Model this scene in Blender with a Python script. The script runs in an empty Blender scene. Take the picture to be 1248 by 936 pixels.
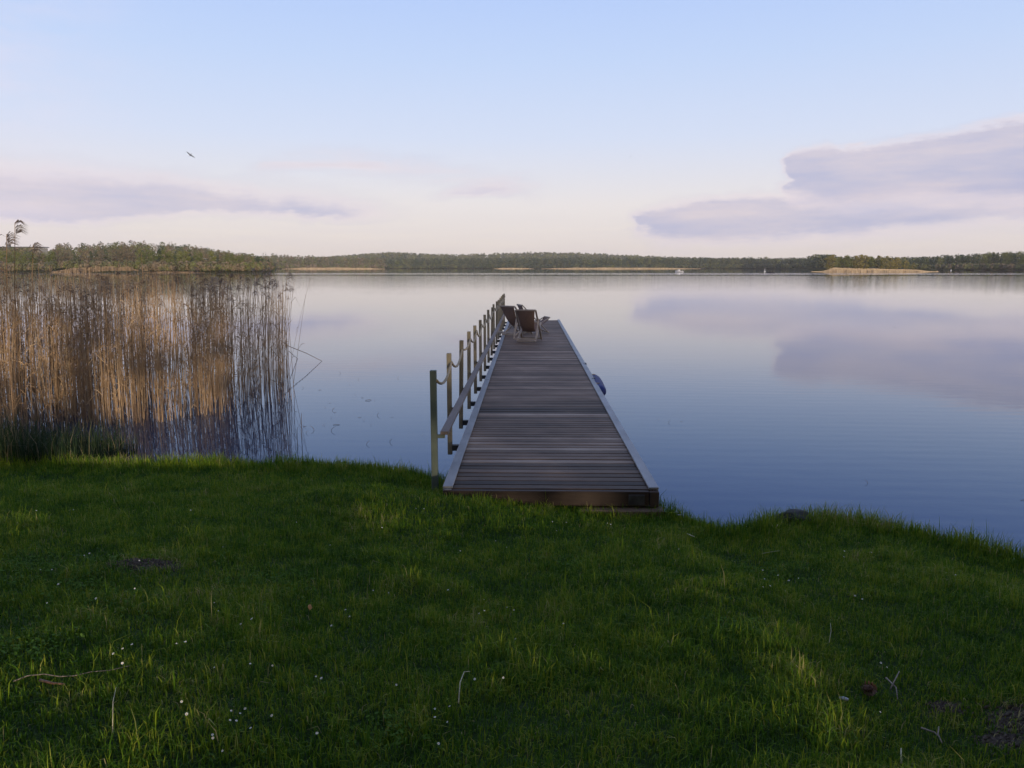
import bpy, math, random
import numpy as np
from mathutils import Vector, Matrix, Euler

random.seed(7)
rng = np.random.default_rng(11)
sc = bpy.context.scene
C = sc.collection
R = math.radians
HC = 2.55                    # camera height over the lake
F = 940.0                    # focal length of the photo in photo pixels
PITCH, YAW = R(8.62), R(1.22)
DECK = 0.45                  # deck height over the lake

# ------------------------------------------------------------------ helpers
def link(name, mesh, mats, parent=None, loc=(0, 0, 0), rot=(0, 0, 0)):
    o = bpy.data.objects.new(name, mesh)
    C.objects.link(o)
    for m in (mats if isinstance(mats, (list, tuple)) else [mats]):
        if m is not None and len(mesh.materials) < len(mats if isinstance(mats, (list, tuple)) else [mats]):
            mesh.materials.append(m)
    o.location = loc
    o.rotation_euler = rot
    if parent is not None:
        o.parent = parent
    return o

def tag(o, label=None, cat=None, group=None, kind=None):
    if label: o['label'] = label
    if cat: o['category'] = cat
    if group: o['group'] = group
    if kind: o['kind'] = kind
    return o

def empty(name, loc=(0, 0, 0), rz=0.0):
    o = bpy.data.objects.new(name, None)
    o.empty_display_size = 0.2
    C.objects.link(o)
    o.location = loc
    o.rotation_euler = (0, 0, rz)
    return o

def copy_tree(o, parent=None):
    c = o.copy(); C.objects.link(c)
    c.parent = parent
    for ch in list(o.children):
        copy_tree(ch, c)
    return c

def np_mesh(name, verts, quads=None, tris=None, attrs=None, smooth=False, colors=None, mat_idx=None):
    me = bpy.data.meshes.new(name)
    verts = np.asarray(verts, dtype=np.float32)
    nq = 0 if quads is None else len(quads)
    nt = 0 if tris is None else len(tris)
    me.vertices.add(len(verts))
    me.vertices.foreach_set('co', verts.ravel())
    idx = []
    if nq: idx.append(np.asarray(quads, dtype=np.int32).ravel())
    if nt: idx.append(np.asarray(tris, dtype=np.int32).ravel())
    idx = np.concatenate(idx)
    me.loops.add(len(idx))
    me.loops.foreach_set('vertex_index', idx)
    me.polygons.add(nq + nt)
    st = np.concatenate([np.arange(nq) * 4, nq * 4 + np.arange(nt) * 3]).astype(np.int32)
    me.polygons.foreach_set('loop_start', st)
    if smooth:
        me.polygons.foreach_set('use_smooth', np.ones(nq + nt, dtype=bool))
    for k, v in (attrs or {}).items():
        a = me.attributes.new(k, 'FLOAT', 'POINT')
        a.data.foreach_set('value', np.asarray(v, dtype=np.float32))
    for k, v in (colors or {}).items():
        a = me.attributes.new(k, 'FLOAT_COLOR', 'POINT')
        v = np.asarray(v, dtype=np.float32)
        a.data.foreach_set('color', np.concatenate([v, np.ones((len(v), 1), np.float32)], 1).ravel())
    me.update(calc_edges=True)
    return me

class MB:
    """collects simple solids, builds them as one mesh"""
    def __init__(s):
        s.v, s.f, s.a = [], [], []
    def add(s, vs, fs, tint=0.5):
        b = len(s.v)
        s.v += [tuple(p) for p in vs]
        s.f += [tuple(i + b for i in f) for f in fs]
        s.a += [tint] * len(vs)
    def box(s, c, size, rot=None, bev=0.0, tint=0.5):
        hx, hy, hz = size[0] / 2, size[1] / 2, size[2] / 2
        m = rot if rot is not None else Matrix.Identity(3)
        c = Vector(c)
        if bev <= 0:
            P = [Vector((x, y, z)) for z in (-hz, hz) for x, y in ((-hx, -hy), (hx, -hy), (hx, hy), (-hx, hy))]
            Fc = [(3, 2, 1, 0), (4, 5, 6, 7), (0, 1, 5, 4), (1, 2, 6, 5), (2, 3, 7, 6), (3, 0, 4, 7)]
        else:
            b = min(bev, hx * .45, hy * .45, hz * .45)
            P = []
            def ring(ix, iy, z):
                return [Vector((ix, -iy, z)), Vector((-ix, -iy, z)), Vector((-ix, iy, z)), Vector((ix, iy, z))]
            def ring8(ix, iy, z):
                return [Vector(q) for q in ((-ix + b, -iy, z), (ix - b, -iy, z), (ix, -iy + b, z), (ix, iy - b, z),
                                            (ix - b, iy, z), (-ix + b, iy, z), (-ix, iy - b, z), (-ix, -iy + b, z))]
            r = [ring8(hx - b, hy - b, -hz), ring8(hx, hy, -hz + b), ring8(hx, hy, hz - b), ring8(hx - b, hy - b, hz)]
            for q in r: P += q
            Fc = [tuple(range(7, -1, -1)), tuple(range(24, 32))]
            for k in range(3):
                for i in range(8):
                    j = (i + 1) % 8
                    Fc.append((k * 8 + i, k * 8 + j, k * 8 + 8 + j, k * 8 + 8 + i))
        s.add([c + m @ p for p in P], Fc, tint)
    def bar(s, a, b, w, h, up=(0, 0, 1), bev=0.0, tint=0.5):
        a, b = Vector(a), Vector(b)
        d = (b - a); L = d.length; d.normalize()
        u = Vector(up)
        x = d.cross(u)
        if x.length < 1e-4: x = d.cross(Vector((1, 0, 0)))
        x.normalize(); z = x.cross(d)
        m = Matrix((x, d, z)).transposed()
        s.box((a + b) / 2, (w, L, h), m, bev, tint)
    def tube(s, pts, rad, n=8, tint=0.5, cap=True):
        pts = [Vector(p) for p in pts]
        rr = rad if isinstance(rad, (list, tuple)) else [rad] * len(pts)
        vs, fs = [], []
        prev = None
        for i, p in enumerate(pts):
            d = (pts[min(i + 1, len(pts) - 1)] - pts[max(i - 1, 0)]).normalized()
            x = prev if prev is not None else (Vector((1, 0, 0)) if abs(d.x) < .8 else Vector((0, 1, 0)))
            x = (x - d * x.dot(d)).normalized(); prev = x
            y = d.cross(x)
            for k in range(n):
                t = 2 * math.pi * k / n
                vs.append(p + (x * math.cos(t) + y * math.sin(t)) * rr[i])
        for i in range(len(pts) - 1):
            for k in range(n):
                j = (k + 1) % n
                fs.append((i * n + k, i * n + j, i * n + n + j, i * n + n + k))
        if cap:
            fs.append(tuple(range(n - 1, -1, -1)))
            fs.append(tuple(range((len(pts) - 1) * n, len(pts) * n)))
        s.add(vs, fs, tint)
    def build(s, name, mat, parent=None, smooth=False, loc=(0, 0, 0), rot=(0, 0, 0)):
        me = bpy.data.meshes.new(name)
        me.from_pydata(s.v, [], s.f)
        a = me.attributes.new('tint', 'FLOAT', 'POINT')
        a.data.foreach_set('value', s.a)
        if smooth:
            me.polygons.foreach_set('use_smooth', [True] * len(me.polygons))
        me.update()
        return link(name, me, mat, parent, loc, rot)

def smooth(t):
    t = np.clip(t, 0, 1)
    return t * t * (3 - 2 * t)

# value noise for terrain and plant distribution
_tab = rng.random((256, 256))
def vnoise(x, y):
    x = np.asarray(x, float); y = np.asarray(y, float)
    xi = np.floor(x).astype(int); yi = np.floor(y).astype(int)
    fx = x - xi; fy = y - yi
    fx = fx * fx * (3 - 2 * fx); fy = fy * fy * (3 - 2 * fy)
    a = _tab[xi % 256, yi % 256]; b = _tab[(xi + 1) % 256, yi % 256]
    c = _tab[xi % 256, (yi + 1) % 256]; d = _tab[(xi + 1) % 256, (yi + 1) % 256]
    return (a * (1 - fx) + b * fx) * (1 - fy) + (c * (1 - fx) + d * fx) * fy
def fbm(x, y, o=3):
    s, a, t = 0, .5, 0
    for k in range(o):
        s = s + a * vnoise(x * 2 ** k + 13 * k, y * 2 ** k + 7 * k); t += a; a *= .5
    return s / t

# a photo pixel as a direction from the camera
CAMM = Euler((math.pi / 2 - PITCH, 0, YAW)).to_matrix()
def ray(px, py):
    return CAMM @ Vector(((px - 624) / F, -(py - 468) / F, -1))
def at_z(px, py, z):
    d = ray(px, py); t = (z - HC) / d.z
    return Vector((d.x * t, d.y * t, z))

# ------------------------------------------------------------------ materials
def new_mat(name):
    m = bpy.data.materials.new(name); m.use_nodes = True
    nt = m.node_tree; nt.nodes.clear()
    out = nt.nodes.new('ShaderNodeOutputMaterial')
    return m, nt, out
class N:
    """small node helper"""
    def __init__(s, nt): s.nt = nt
    def __call__(s, t, **kw):
        n = s.nt.nodes.new(t)
        for k, v in kw.items():
            if k.startswith('i_'):
                n.inputs[k[2:].replace('_', ' ')].default_value = v
            else: setattr(n, k, v)
        return n
    def l(s, a, b): s.nt.links.new(a, b)
    def math(s, op, a, b=None, c=None, clamp=False):
        n = s.nt.nodes.new('ShaderNodeMath'); n.operation = op; n.use_clamp = clamp
        for i, v in enumerate((a, b, c)):
            if v is None: continue
            if isinstance(v, (int, float)): n.inputs[i].default_value = v
            else: s.l(v, n.inputs[i])
        return n.outputs[0]
    def ramp(s, fac, stops, interp='LINEAR'):
        n = s.nt.nodes.new('ShaderNodeValToRGB'); r = n.color_ramp; r.interpolation = interp
        while len(r.elements) < len(stops): r.elements.new(0.5)
        for e, (p, c) in zip(r.elements, stops):
            e.position = p; e.color = (c[0], c[1], c[2], 1)
        if fac is not None: s.l(fac, n.inputs[0])
        return n.outputs[0]
    def mix(s, f, a, b, blend='MIX'):
        n = s.nt.nodes.new('ShaderNodeMix'); n.data_type = 'RGBA'; n.blend_type = blend
        for i, v in ((0, f), (6, a), (7, b)):
            if isinstance(v, (int, float)): n.inputs[i].default_value = v
            elif isinstance(v, tuple): n.inputs[i].default_value = (v[0], v[1], v[2], 1)
            else: s.l(v, n.inputs[i])
        return n.outputs[2]
    def noise(s, vec, scale, detail=4, rough=.55, dist=0.0):
        n = s.nt.nodes.new('ShaderNodeTexNoise')
        n.inputs['Scale'].default_value = scale; n.inputs['Detail'].default_value = detail
        n.inputs['Roughness'].default_value = rough; n.inputs['Distortion'].default_value = dist
        if vec is not None: s.l(vec, n.inputs['Vector'])
        return n.outputs['Fac']
    def mapping(s, vec, scale=(1, 1, 1), rot=(0, 0, 0), loc=(0, 0, 0)):
        n = s.nt.nodes.new('ShaderNodeMapping')
        n.inputs['Scale'].default_value = scale; n.inputs['Rotation'].default_value = rot
        n.inputs['Location'].default_value = loc
        s.l(vec, n.inputs['Vector']); return n.outputs[0]
    def attr(s, name):
        n = s.nt.nodes.new('ShaderNodeAttribute'); n.attribute_name = name; return n

def simple(name, stops, scale=(8, 8, 8), rough=.7, metal=0.0, bump=0.0, detail=5, tint=0.0, spec=0.5):
    m, nt, out = new_mat(name); n = N(nt)
    tc = n('ShaderNodeTexCoord')
    v = n.mapping(tc.outputs['Object'], scale)
    f = n.noise(v, 1.0, detail)
    if tint:
        f = n.math('ADD', f, n.math('MULTIPLY', n.math('SUBTRACT', n.attr('tint').outputs['Fac'], .5), tint))
    p = n('ShaderNodeBsdfPrincipled')
    n.l(n.ramp(f, stops), p.inputs['Base Color'])
    p.inputs['Roughness'].default_value = rough; p.inputs['Metallic'].default_value = metal
    p.inputs['Specular IOR Level'].default_value = spec
    if bump:
        b = n('ShaderNodeBump'); b.inputs['Strength'].default_value = 1; b.inputs['Distance'].default_value = bump
        n.l(f, b.inputs['Height']); n.l(b.outputs[0], p.inputs['Normal'])
    n.l(p.outputs[0], out.inputs[0])
    return m

def leafy(name, colfn, trans=0.3, rough=.6, spec=.3):
    m, nt, out = new_mat(name); n = N(nt)
    col = colfn(n)
    p = n('ShaderNodeBsdfPrincipled'); p.inputs['Roughness'].default_value = rough
    p.inputs['Specular IOR Level'].default_value = spec
    n.l(col, p.inputs['Base Color'])
    t = n('ShaderNodeBsdfTranslucent'); n.l(col, t.inputs['Color'])
    mx = n('ShaderNodeMixShader'); mx.inputs[0].default_value = trans
    n.l(p.outputs[0], mx.inputs[1]); n.l(t.outputs[0], mx.inputs[2])
    n.l(mx.outputs[0], out.inputs[0])
    return m

M = {}
def grass_col(n):
    tc = n('ShaderNodeNewGeometry').outputs['Position']
    big = n.noise(n.mapping(tc, (.9, .9, 0)), 1.0, 5, .65)
    t = n.attr('tint').outputs['Fac']
    f = n.math('ADD', n.math('MULTIPLY', t, .66), n.math('MULTIPLY_ADD', big, .9, -.17))
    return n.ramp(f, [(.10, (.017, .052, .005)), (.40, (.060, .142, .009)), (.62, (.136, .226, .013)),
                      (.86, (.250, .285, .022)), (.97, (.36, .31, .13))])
M['grass'] = leafy('grass_blade', grass_col, .35, .6, .12)
M['weed'] = leafy('weed_leaf', lambda n: n.ramp(n.attr('tint').outputs['Fac'], [(0, (.045, .110, .014)), (.6, (.100, .190, .026)), (1, (.20, .24, .08))]), .3, .7, .08)
M['sedge'] = leafy('sedge_blade', lambda n: n.ramp(n.attr('tint').outputs['Fac'],
    [(0, (.012, .030, .010)), (.75, (.030, .060, .016)), (.9, (.09, .085, .035)), (1, (.26, .21, .12))]), .25)
M['reed'] = leafy('dry_reed', lambda n: n.ramp(n.attr('tint').outputs['Fac'],
    [(0, (.19, .118, .066)), (.45, (.37, .240, .132)), (.8, (.50, .350, .205)), (1, (.57, .45, .30))]), .15, .6, .3)
M['plume'] = leafy('reed_plume', lambda n: n.ramp(n.attr('tint').outputs['Fac'],
    [(0, (.13, .095, .075)), (1, (.33, .25, .19))]), .25)

def soil_col():
    m, nt, out = new_mat('bank_soil'); n = N(nt)
    pos = n('ShaderNodeNewGeometry').outputs['Position']
    a = n.noise(pos, 9, 6, .65); b = n.noise(pos, 60, 3, .6)
    thatch = n.ramp(n.math('ADD', n.math('MULTIPLY', a, .6), n.math('MULTIPLY', b, .4)),
                    [(.25, (.012, .022, .007)), (.5, (.026, .050, .011)), (.75, (.060, .070, .022))])
    bare = n.ramp(n.math('ADD', n.math('MULTIPLY', a, .5), n.math('MULTIPLY', b, .5)),
                  [(.25, (.035, .026, .02)), (.5, (.10, .078, .062)), (.75, (.20, .168, .142))])
    col = n.mix(n.attr('bare').outputs['Fac'], thatch, bare)
    p = n('ShaderNodeBsdfPrincipled'); p.inputs['Roughness'].default_value = .95
    p.inputs['Specular IOR Level'].default_value = .15
    n.l(col, p.inputs['Base Color'])
    bp = n('ShaderNodeBump'); bp.inputs['Distance'].default_value = .02
    n.l(n.math('ADD', a, n.math('MULTIPLY', b, .4)), bp.inputs['Height']); n.l(bp.outputs[0], p.inputs['Normal'])
    n.l(p.outputs[0], out.inputs[0]); return m
M['soil'] = soil_col()

def wood(name, stops, grain=(3, 60, 60), rough=.62, tint=.5, big=.8, bump=.0012):
    m, nt, out = new_mat(name); n = N(nt)
    tc = n('ShaderNodeTexCoord').outputs['Object']
    g = n.noise(n.mapping(tc, grain), 1.0, 6, .65, .4)
    w = n.noise(tc, big, 4, .6)
    t = n.attr('tint').outputs['Fac']
    f = n.math('ADD', n.math('ADD', n.math('MULTIPLY', g, .45), n.math('MULTIPLY_ADD', w, .62, -.13)),
               n.math('MULTIPLY', n.math('SUBTRACT', t, .3), tint))
    p = n('ShaderNodeBsdfPrincipled'); p.inputs['Roughness'].default_value = rough; p.inputs['Specular IOR Level'].default_value = .25
    n.l(n.ramp(f, stops), p.inputs['Base Color'])
    b = n('ShaderNodeBump'); b.inputs['Distance'].default_value = bump
    n.l(g, b.inputs['Height']); n.l(b.outputs[0], p.inputs['Normal'])
    n.l(p.outputs[0], out.inputs[0]); return m
M['deck'] = wood('weathered_decking', [(.1, (.022, .014, .010)), (.34, (.062, .040, .027)), (.54, (.128, .084, .058)),
                                      (.74, (.210, .145, .104)), (.95, (.33, .26, .20))], (2.2, 90, 90), .64, .75, 1.3, .0015)
M['beam'] = wood('brown_beam', [(.15, (.016, .011, .009)), (.5, (.042, .028, .021)), (.85, (.085, .058, .042))], (4, 60, 60))
M['slab'] = wood('pale_step', [(.15, (.06, .037, .024)), (.5, (.12, .082, .054)), (.85, (.20, .15, .11))], (6, 40, 40))
M['post'] = wood('railing_wood', [(.1, (.085, .076, .056)), (.45, (.20, .172, .120)), (.8, (.32, .275, .19))], (50, 50, 4), .7, .5, 1.4)
M['greenpost'] = wood('green_post', [(.1, (.06, .075, .060)), (.5, (.115, .140, .112)), (.9, (.19, .20, .16))], (40, 40, 3), .6, .2)
M['rail'] = wood('rail_plank', [(.1, (.07, .055, .048)), (.5, (.165, .132, .115)), (.9, (.29, .25, .22))], (60, 3, 60), .65, .3)
M['chairwood'] = wood('chair_wood', [(.1, (.18, .145, .115)), (.5, (.33, .275, .225)), (.9, (.45, .39, .33))], (30, 30, 30))
M['rope'] = simple('rope_fibre', [(.3, (.20, .15, .085)), (.7, (.42, .33, .20))], (60, 140, 60), .85, bump=.003)
M['metal'] = simple('galvanised_edge', [(.3, (.17, .175, .185)), (.7, (.27, .275, .285))], (6, 2, 6), .5, .35, tint=.2)
M['darkmetal'] = simple('dark_bracket', [(.3, (.030, .030, .032)), (.7, (.07, .07, .072))], (20, 20, 20), .55, .4)
M['canvas'] = simple('brown_canvas', [(.3, (.14, .088, .068)), (.7, (.20, .13, .10))], (30, 30, 30), .85, bump=.001)
M['fender'] = simple('blue_rubber', [(.3, (.008, .014, .085)), (.7, (.012, .022, .125))], (6, 6, 6), .6, spec=.25)
M['rock'] = simple('dark_boulder', [(.25, (.012, .013, .014)), (.5, (.028, .029, .030)), (.75, (.055, .054, .05))], (9, 9, 9), .85, bump=.02, detail=8)
M['pebble'] = simple('pale_pebble', [(.3, (.26, .27, .28)), (.7, (.42, .42, .42))], (60, 60, 60), .7)
M['cone'] = simple('cone_scale', [(.3, (.055, .026, .016)), (.7, (.17, .085, .05))], (80, 80, 80), .7)
M['twig'] = simple('dry_twig', [(.3, (.10, .08, .06)), (.7, (.27, .22, .17))], (60, 60, 60), .8)
M['straw'] = simple('dry_straw', [(.3, (.30, .27, .16)), (.7, (.52, .47, .31))], (60, 60, 60), .7)
M['petal'] = simple('daisy_petal', [(.3, (.72, .72, .70)), (.7, (.85, .85, .84))], (90, 90, 90), .6)
M['yolk'] = simple('daisy_centre', [(.3, (.60, .40, .03)), (.7, (.75, .55, .06))], (200, 200, 200), .8)
M['stemg'] = simple('flower_stem', [(.3, (.04, .09, .02)), (.7, (.07, .13, .03))], (50, 50, 50), .6)
M['leafdry'] = simple('dry_leaf', [(.3, (.30, .13, .03)), (.7, (.45, .22, .06))], (60, 60, 60), .7)
M['bark'] = simple('bark', [(.3, (.035, .026, .020)), (.7, (.12, .095, .075))], (6, 6, 1.5), .9, bump=.03)
M['whitehull'] = simple('white_hull', [(.3, (.45, .45, .45)), (.7, (.55, .55, .55))], (3, 3, 3), .3)
M['darkhull'] = simple('dark_hull', [(.3, (.02, .022, .026)), (.7, (.04, .042, .045))], (3, 3, 3), .4)
M['glass'] = simple('dark_glass', [(.3, (.01, .012, .015)), (.7, (.02, .024, .03))], (3, 3, 3), .08)
M['cloth'] = simple('dark_clothes', [(.3, (.02, .02, .025)), (.7, (.06, .05, .05))], (12, 12, 12), .9)
M['plaster'] = simple('pale_plaster', [(.3, (.26, .245, .22)), (.7, (.34, .32, .29))], (.6, .6, .6), .85)
M['roofing'] = simple('dark_roofing', [(.3, (.05, .05, .055)), (.7, (.09, .09, .095))], (1, 1, 1), .85)
M['feather'] = simple('grey_feather', [(.3, (.05, .05, .055)), (.7, (.13, .13, .14))], (9, 9, 9), .8)
M['hill'] = simple('woodland_floor', [(.3, (.030, .036, .014)), (.55, (.065, .060, .030)), (.75, (.11, .085, .05))], (.03, .03, .03), .95, spec=0.0)

def crown_col(stops):
    def f(n):
        t = n.attr('tint').outputs['Fac']
        r = n('ShaderNodeObjectInfo').outputs['Random']
        return n.ramp(n.math('ADD', n.math('MULTIPLY', t, .45), n.math('MULTIPLY', r, .55)), stops)
    return f
M['green_crown'] = leafy('fresh_green_crown', crown_col([(0, (.060, .080, .020)), (.5, (.115, .130, .030)), (1, (.185, .185, .046))]), .25)
M['brown_crown'] = leafy('bare_brown_crown', crown_col([(0, (.095, .074, .042)), (.5, (.160, .124, .072)), (1, (.21, .175, .095))]), .2)
M['pine_crown'] = leafy('dark_pine_crown', crown_col([(0, (.020, .034, .016)), (.5, (.040, .058, .024)), (1, (.072, .088, .036))]), .15)
M['gold_crown'] = leafy('yellow_green_crown', crown_col([(0, (.14, .125, .028)), (.5, (.22, .18, .040)), (1, (.28, .23, .058))]), .25)
M['shade_crown'] = leafy('broad_leaf_crown', crown_col([(0, (.02, .045, .010)), (1, (.06, .10, .02))]), .25)
M['forest'] = leafy('far_canopy', lambda n: n.attr('col').outputs['Color'], .2)
M['pale_reed'] = leafy('pale_reed_belt', lambda n: n.ramp(n.math('MULTIPLY_ADD', n.attr('tint').outputs['Fac'], .5, .5),
    [(0, (.12, .082, .045)), (.5, (.30, .215, .125)), (1, (.46, .36, .235))]), .2)

# ------------------------------------------------------------------ sky and sun
TO_SUN_AZ = R(158); SUN_EL = R(6.3)       # azimuth clockwise from +Y: low, behind the viewer, a little to the right
to_sun = Vector((math.sin(TO_SUN_AZ) * math.cos(SUN_EL), math.cos(TO_SUN_AZ) * math.cos(SUN_EL), math.sin(SUN_EL)))
sd = bpy.data.lights.new('sun', 'SUN'); sd.energy = 3.6; sd.angle = R(.5); sd.color = (1.0, .83, .64)
so = bpy.data.objects.new('sun', sd); C.objects.link(so)
so.rotation_euler = to_sun.to_track_quat('Z', 'Y').to_euler(); so.location = (20, -60, 40)

w = bpy.data.worlds.new('World'); sc.world = w; w.use_nodes = True
nt = w.node_tree; nt.nodes.clear(); n = N(nt)
wo = n('ShaderNodeOutputWorld'); bg = n('ShaderNodeBackground')
sky = n('ShaderNodeTexSky'); sky.sky_type = 'NISHITA'; sky.sun_disc = False
sky.sun_elevation = SUN_EL; sky.sun_rotation = TO_SUN_AZ; sky.air_density = 1.0; sky.dust_density = .6; sky.ozone_density = 2.2
SKY_K = 0.12
bg.inputs['Strength'].default_value = SKY_K
gen = n('ShaderNodeTexCoord').outputs['Generated']
sx = n('ShaderNodeSeparateXYZ'); n.l(gen, sx.inputs[0])
X, Y, Z = sx.outputs
hyp = n.math('SQRT', n.math('ADD', n.math('MULTIPLY', X, X), n.math('MULTIPLY', Y, Y)))
az = n.math('ARCTAN2', X, Y)                    # 0 along the jetty, + to the right
el = n.math('ARCTAN2', Z, hyp)
# air glow: the pale band of the sky opposite a low sun
def S(c, k=1.0):                                # display colour -> radiance before the strength factor
    return tuple(((x / 255 / 12.92) if x / 255 < .04045 else ((x / 255 + .055) / 1.055) ** 2.4) * k / SKY_K for x in c)
grad = n.ramp(n.math('DIVIDE', el, R(60), clamp=True),
              [(0.0, S((236, 222, 212))), (.075, S((235, 228, 229))), (.15, S((214, 223, 245))), (.235, S((196, 215, 249))),
               (.33, S((178, 203, 251))), (.45, S((164, 192, 249))), (.75, S((146, 172, 226))), (1, S((132, 160, 216)))])
base = n.mix(.92, sky.outputs[0], grad)
# the warm bright side of the sky round the low sun
dsun = n.math('ADD', n.math('ADD', n.math('MULTIPLY', X, to_sun.x), n.math('MULTIPLY', Y, to_sun.y)), n.math('MULTIPLY', Z, to_sun.z))
glow = n.math('POWER', n.math('MAXIMUM', dsun, 0.0), 4.0)
base = n.mix(n.math('MULTIPLY', glow, .9), base, S((255, 226, 180), 1.9))
# clouds: two edges over azimuth, roughened by noise
vec = n('ShaderNodeCombineXYZ'); n.l(az, vec.inputs[0]); n.l(el, vec.inputs[1])
vv = vec.outputs[0]
def pcurve(u, pts):                             # piecewise curve: photo x -> photo y, as azimuth -> elevation
    fc = n('ShaderNodeFloatCurve'); cu = fc.mapping.curves[0]
    P = []
    for px, py in pts:
        d_ = ray(px, py); P.append(((math.atan2(d_.x, d_.y) + 1) / 2, .5 + math.atan2(d_.z, math.hypot(d_.x, d_.y))))
    while len(cu.points) < len(P): cu.points.new(.5, .5)
    for q, (a, b) in zip(cu.points, P): q.location = (a, b); q.handle_type = 'AUTO'
    fc.mapping.update()
    n.l(n.math('MULTIPLY_ADD', u, .5, .5), fc.inputs['Value'])
    return n.math('SUBTRACT', fc.outputs[0], .5)
def sstep(x, w_):                               # soft step of width w_ (radians)
    m_ = n('ShaderNodeMapRange'); m_.interpolation_type = 'SMOOTHSTEP'
    m_.inputs['From Min'].default_value = -w_ / 2; m_.inputs['From Max'].default_value = w_ / 2
    n.l(x, m_.inputs['Value']); return m_.outputs[0]
nz1 = n.noise(n.mapping(vv, (9, 30, 1)), 1.0, 7, .62)
nz2 = n.noise(n.mapping(vv, (26, 70, 1), loc=(3, 5, 0)), 1.0, 6, .6)
nz3 = n.noise(n.mapping(vv, (70, 200, 1), loc=(9, 2, 0)), 1.0, 5, .65)
wob = n.math('ADD', n.math('ADD', n.math('MULTIPLY', n.math('SUBTRACT', nz1, .5), .026), n.math('MULTIPLY', n.math('SUBTRACT', nz2, .5), .016)), n.math('MULTIPLY', n.math('SUBTRACT', nz3, .5), .010))
e2 = n.math('ADD', el, wob)
wobx = n.math('MULTIPLY', n.math('SUBTRACT', nz2, .5), .05)
u2 = n.math('ADD', az, wobx)
def cloud(top, bot, x0, x1, wt, wb, wx0, wx1, dens):
    t = sstep(n.math('SUBTRACT', pcurve(u2, top), e2), wt)
    b = sstep(n.math('SUBTRACT', e2, pcurve(u2, bot)), wb)
    k = n.math('MULTIPLY', t, b)
    if x0 is not None: k = n.math('MULTIPLY', k, sstep(n.math('SUBTRACT', u2, math.atan((x0 - 644) / F)), wx0))
    if x1 is not None: k = n.math('MULTIPLY', k, sstep(n.math('SUBTRACT', math.atan((x1 - 644) / F), u2), wx1))
    return n.math('MULTIPLY', k, dens)
cA = cloud([(900, 212), (945, 196), (985, 178), (1060, 174), (1130, 165), (1248, 143), (1500, 120), (1900, 110)],
           [(900, 216), (945, 219), (965, 244), (1040, 256), (1130, 250), (1248, 252), (1500, 260), (1900, 250)],
           942, None, .016, .040, .014, .02, .95)
cB = cloud([(740, 274), (765, 262), (830, 245), (940, 238), (1060, 230), (1248, 212), (1500, 190), (1900, 190)],
           [(740, 278), (765, 280), (800, 297), (890, 301), (1000, 294), (1110, 284), (1248, 274), (1500, 260), (1900, 260)],
           768, None, .020, .034, .02, .02, .95)
cC = cloud([(-700, 180), (-200, 192), (0, 202), (90, 204), (200, 214), (300, 230), (400, 241), (480, 254)],
           [(-700, 274), (-200, 274), (0, 268), (90, 273), (180, 268), (300, 261), (400, 266), (480, 268)],
           None, 470, .040, .016, .02, .12, .90)
nzw = n.noise(n.mapping(vv, (5, 60, 1), loc=(1, 2, 0)), 1.0, 6, .6)
cD = n.math('MULTIPLY', cloud([(300, 208), (400, 186), (500, 198), (640, 218)], [(300, 214), (400, 214), (500, 212), (640, 238)],
           310, 650, .03, .03, .05, .05, .9), n.math('MULTIPLY_ADD', nzw, 3.0, -1.0, clamp=True))
cE = n.math('MULTIPLY', cloud([(520, 238), (585, 226), (640, 230)], [(520, 240), (585, 238), (640, 238)], 535, 632, .012, .010, .05, .05, .75), 1.0)
# low streaks towards the right horizon
cF = n.math('MULTIPLY', sstep(n.math('SUBTRACT', R(3.2), el), R(3)), n.math('MULTIPLY_ADD', nzw, 1.6, -.6, clamp=True))
cF = n.math('MULTIPLY', cF, .45)
shade = n.math('MULTIPLY_ADD', n.noise(n.mapping(vv, (6, 34, 1), loc=(7, 1, 0)), 1.0, 9, .62), 2.6, -.8, clamp=True)
ccol = n.mix(shade, S((160, 169, 206)), S((208, 199, 210)))
# sunlit fringes where the cloud thins out
col = base
for cm in (cF, cE, cD, cC, cB, cA):
    fr = n.math('MULTIPLY', n.math('MULTIPLY', cm, n.math('SUBTRACT', 1.0, cm)), 2.4)
    cc = n.mix(n.math('MULTIPLY', fr, 1.0, clamp=True), ccol, S((244, 229, 230)))
    col = n.mix(n.math('MULTIPLY', cm, .92), col, cc)
# thin pink veil, far left
veil = n.math('MULTIPLY', sstep(n.math('SUBTRACT', -.52, u2), .25), n.math('MULTIPLY_ADD', nz1, 2.2, -.75, clamp=True))
col = n.mix(n.math('MULTIPLY', veil, .5), col, S((232, 222, 236)))
n.l(col, bg.inputs['Color']); n.l(bg.outputs[0], wo.inputs['Surface'])

# ------------------------------------------------------------------ camera and colour
cd = bpy.data.cameras.new('camera'); cd.sensor_width = 36; cd.lens = 36 * F / 1248; cd.clip_end = 20000; cd.clip_start = .05
co = bpy.data.objects.new('camera', cd); C.objects.link(co)
co.location = (0, 0, HC); co.rotation_euler = (math.pi / 2 - PITCH, 0, YAW)
sc.camera = co
vs_ = sc.view_settings
vs_.view_transform = 'Standard'; vs_.look = 'None'; vs_.exposure = 0.09; vs_.gamma = 1.0; vs_.use_curve_mapping = False
sc.cycles.max_bounces = 6; sc.cycles.diffuse_bounces = 3; sc.cycles.glossy_bounces = 3; sc.cycles.transmission_bounces = 3
sc.cycles.use_denoising = True
sc.cycles.sample_clamp_indirect = 6

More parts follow.
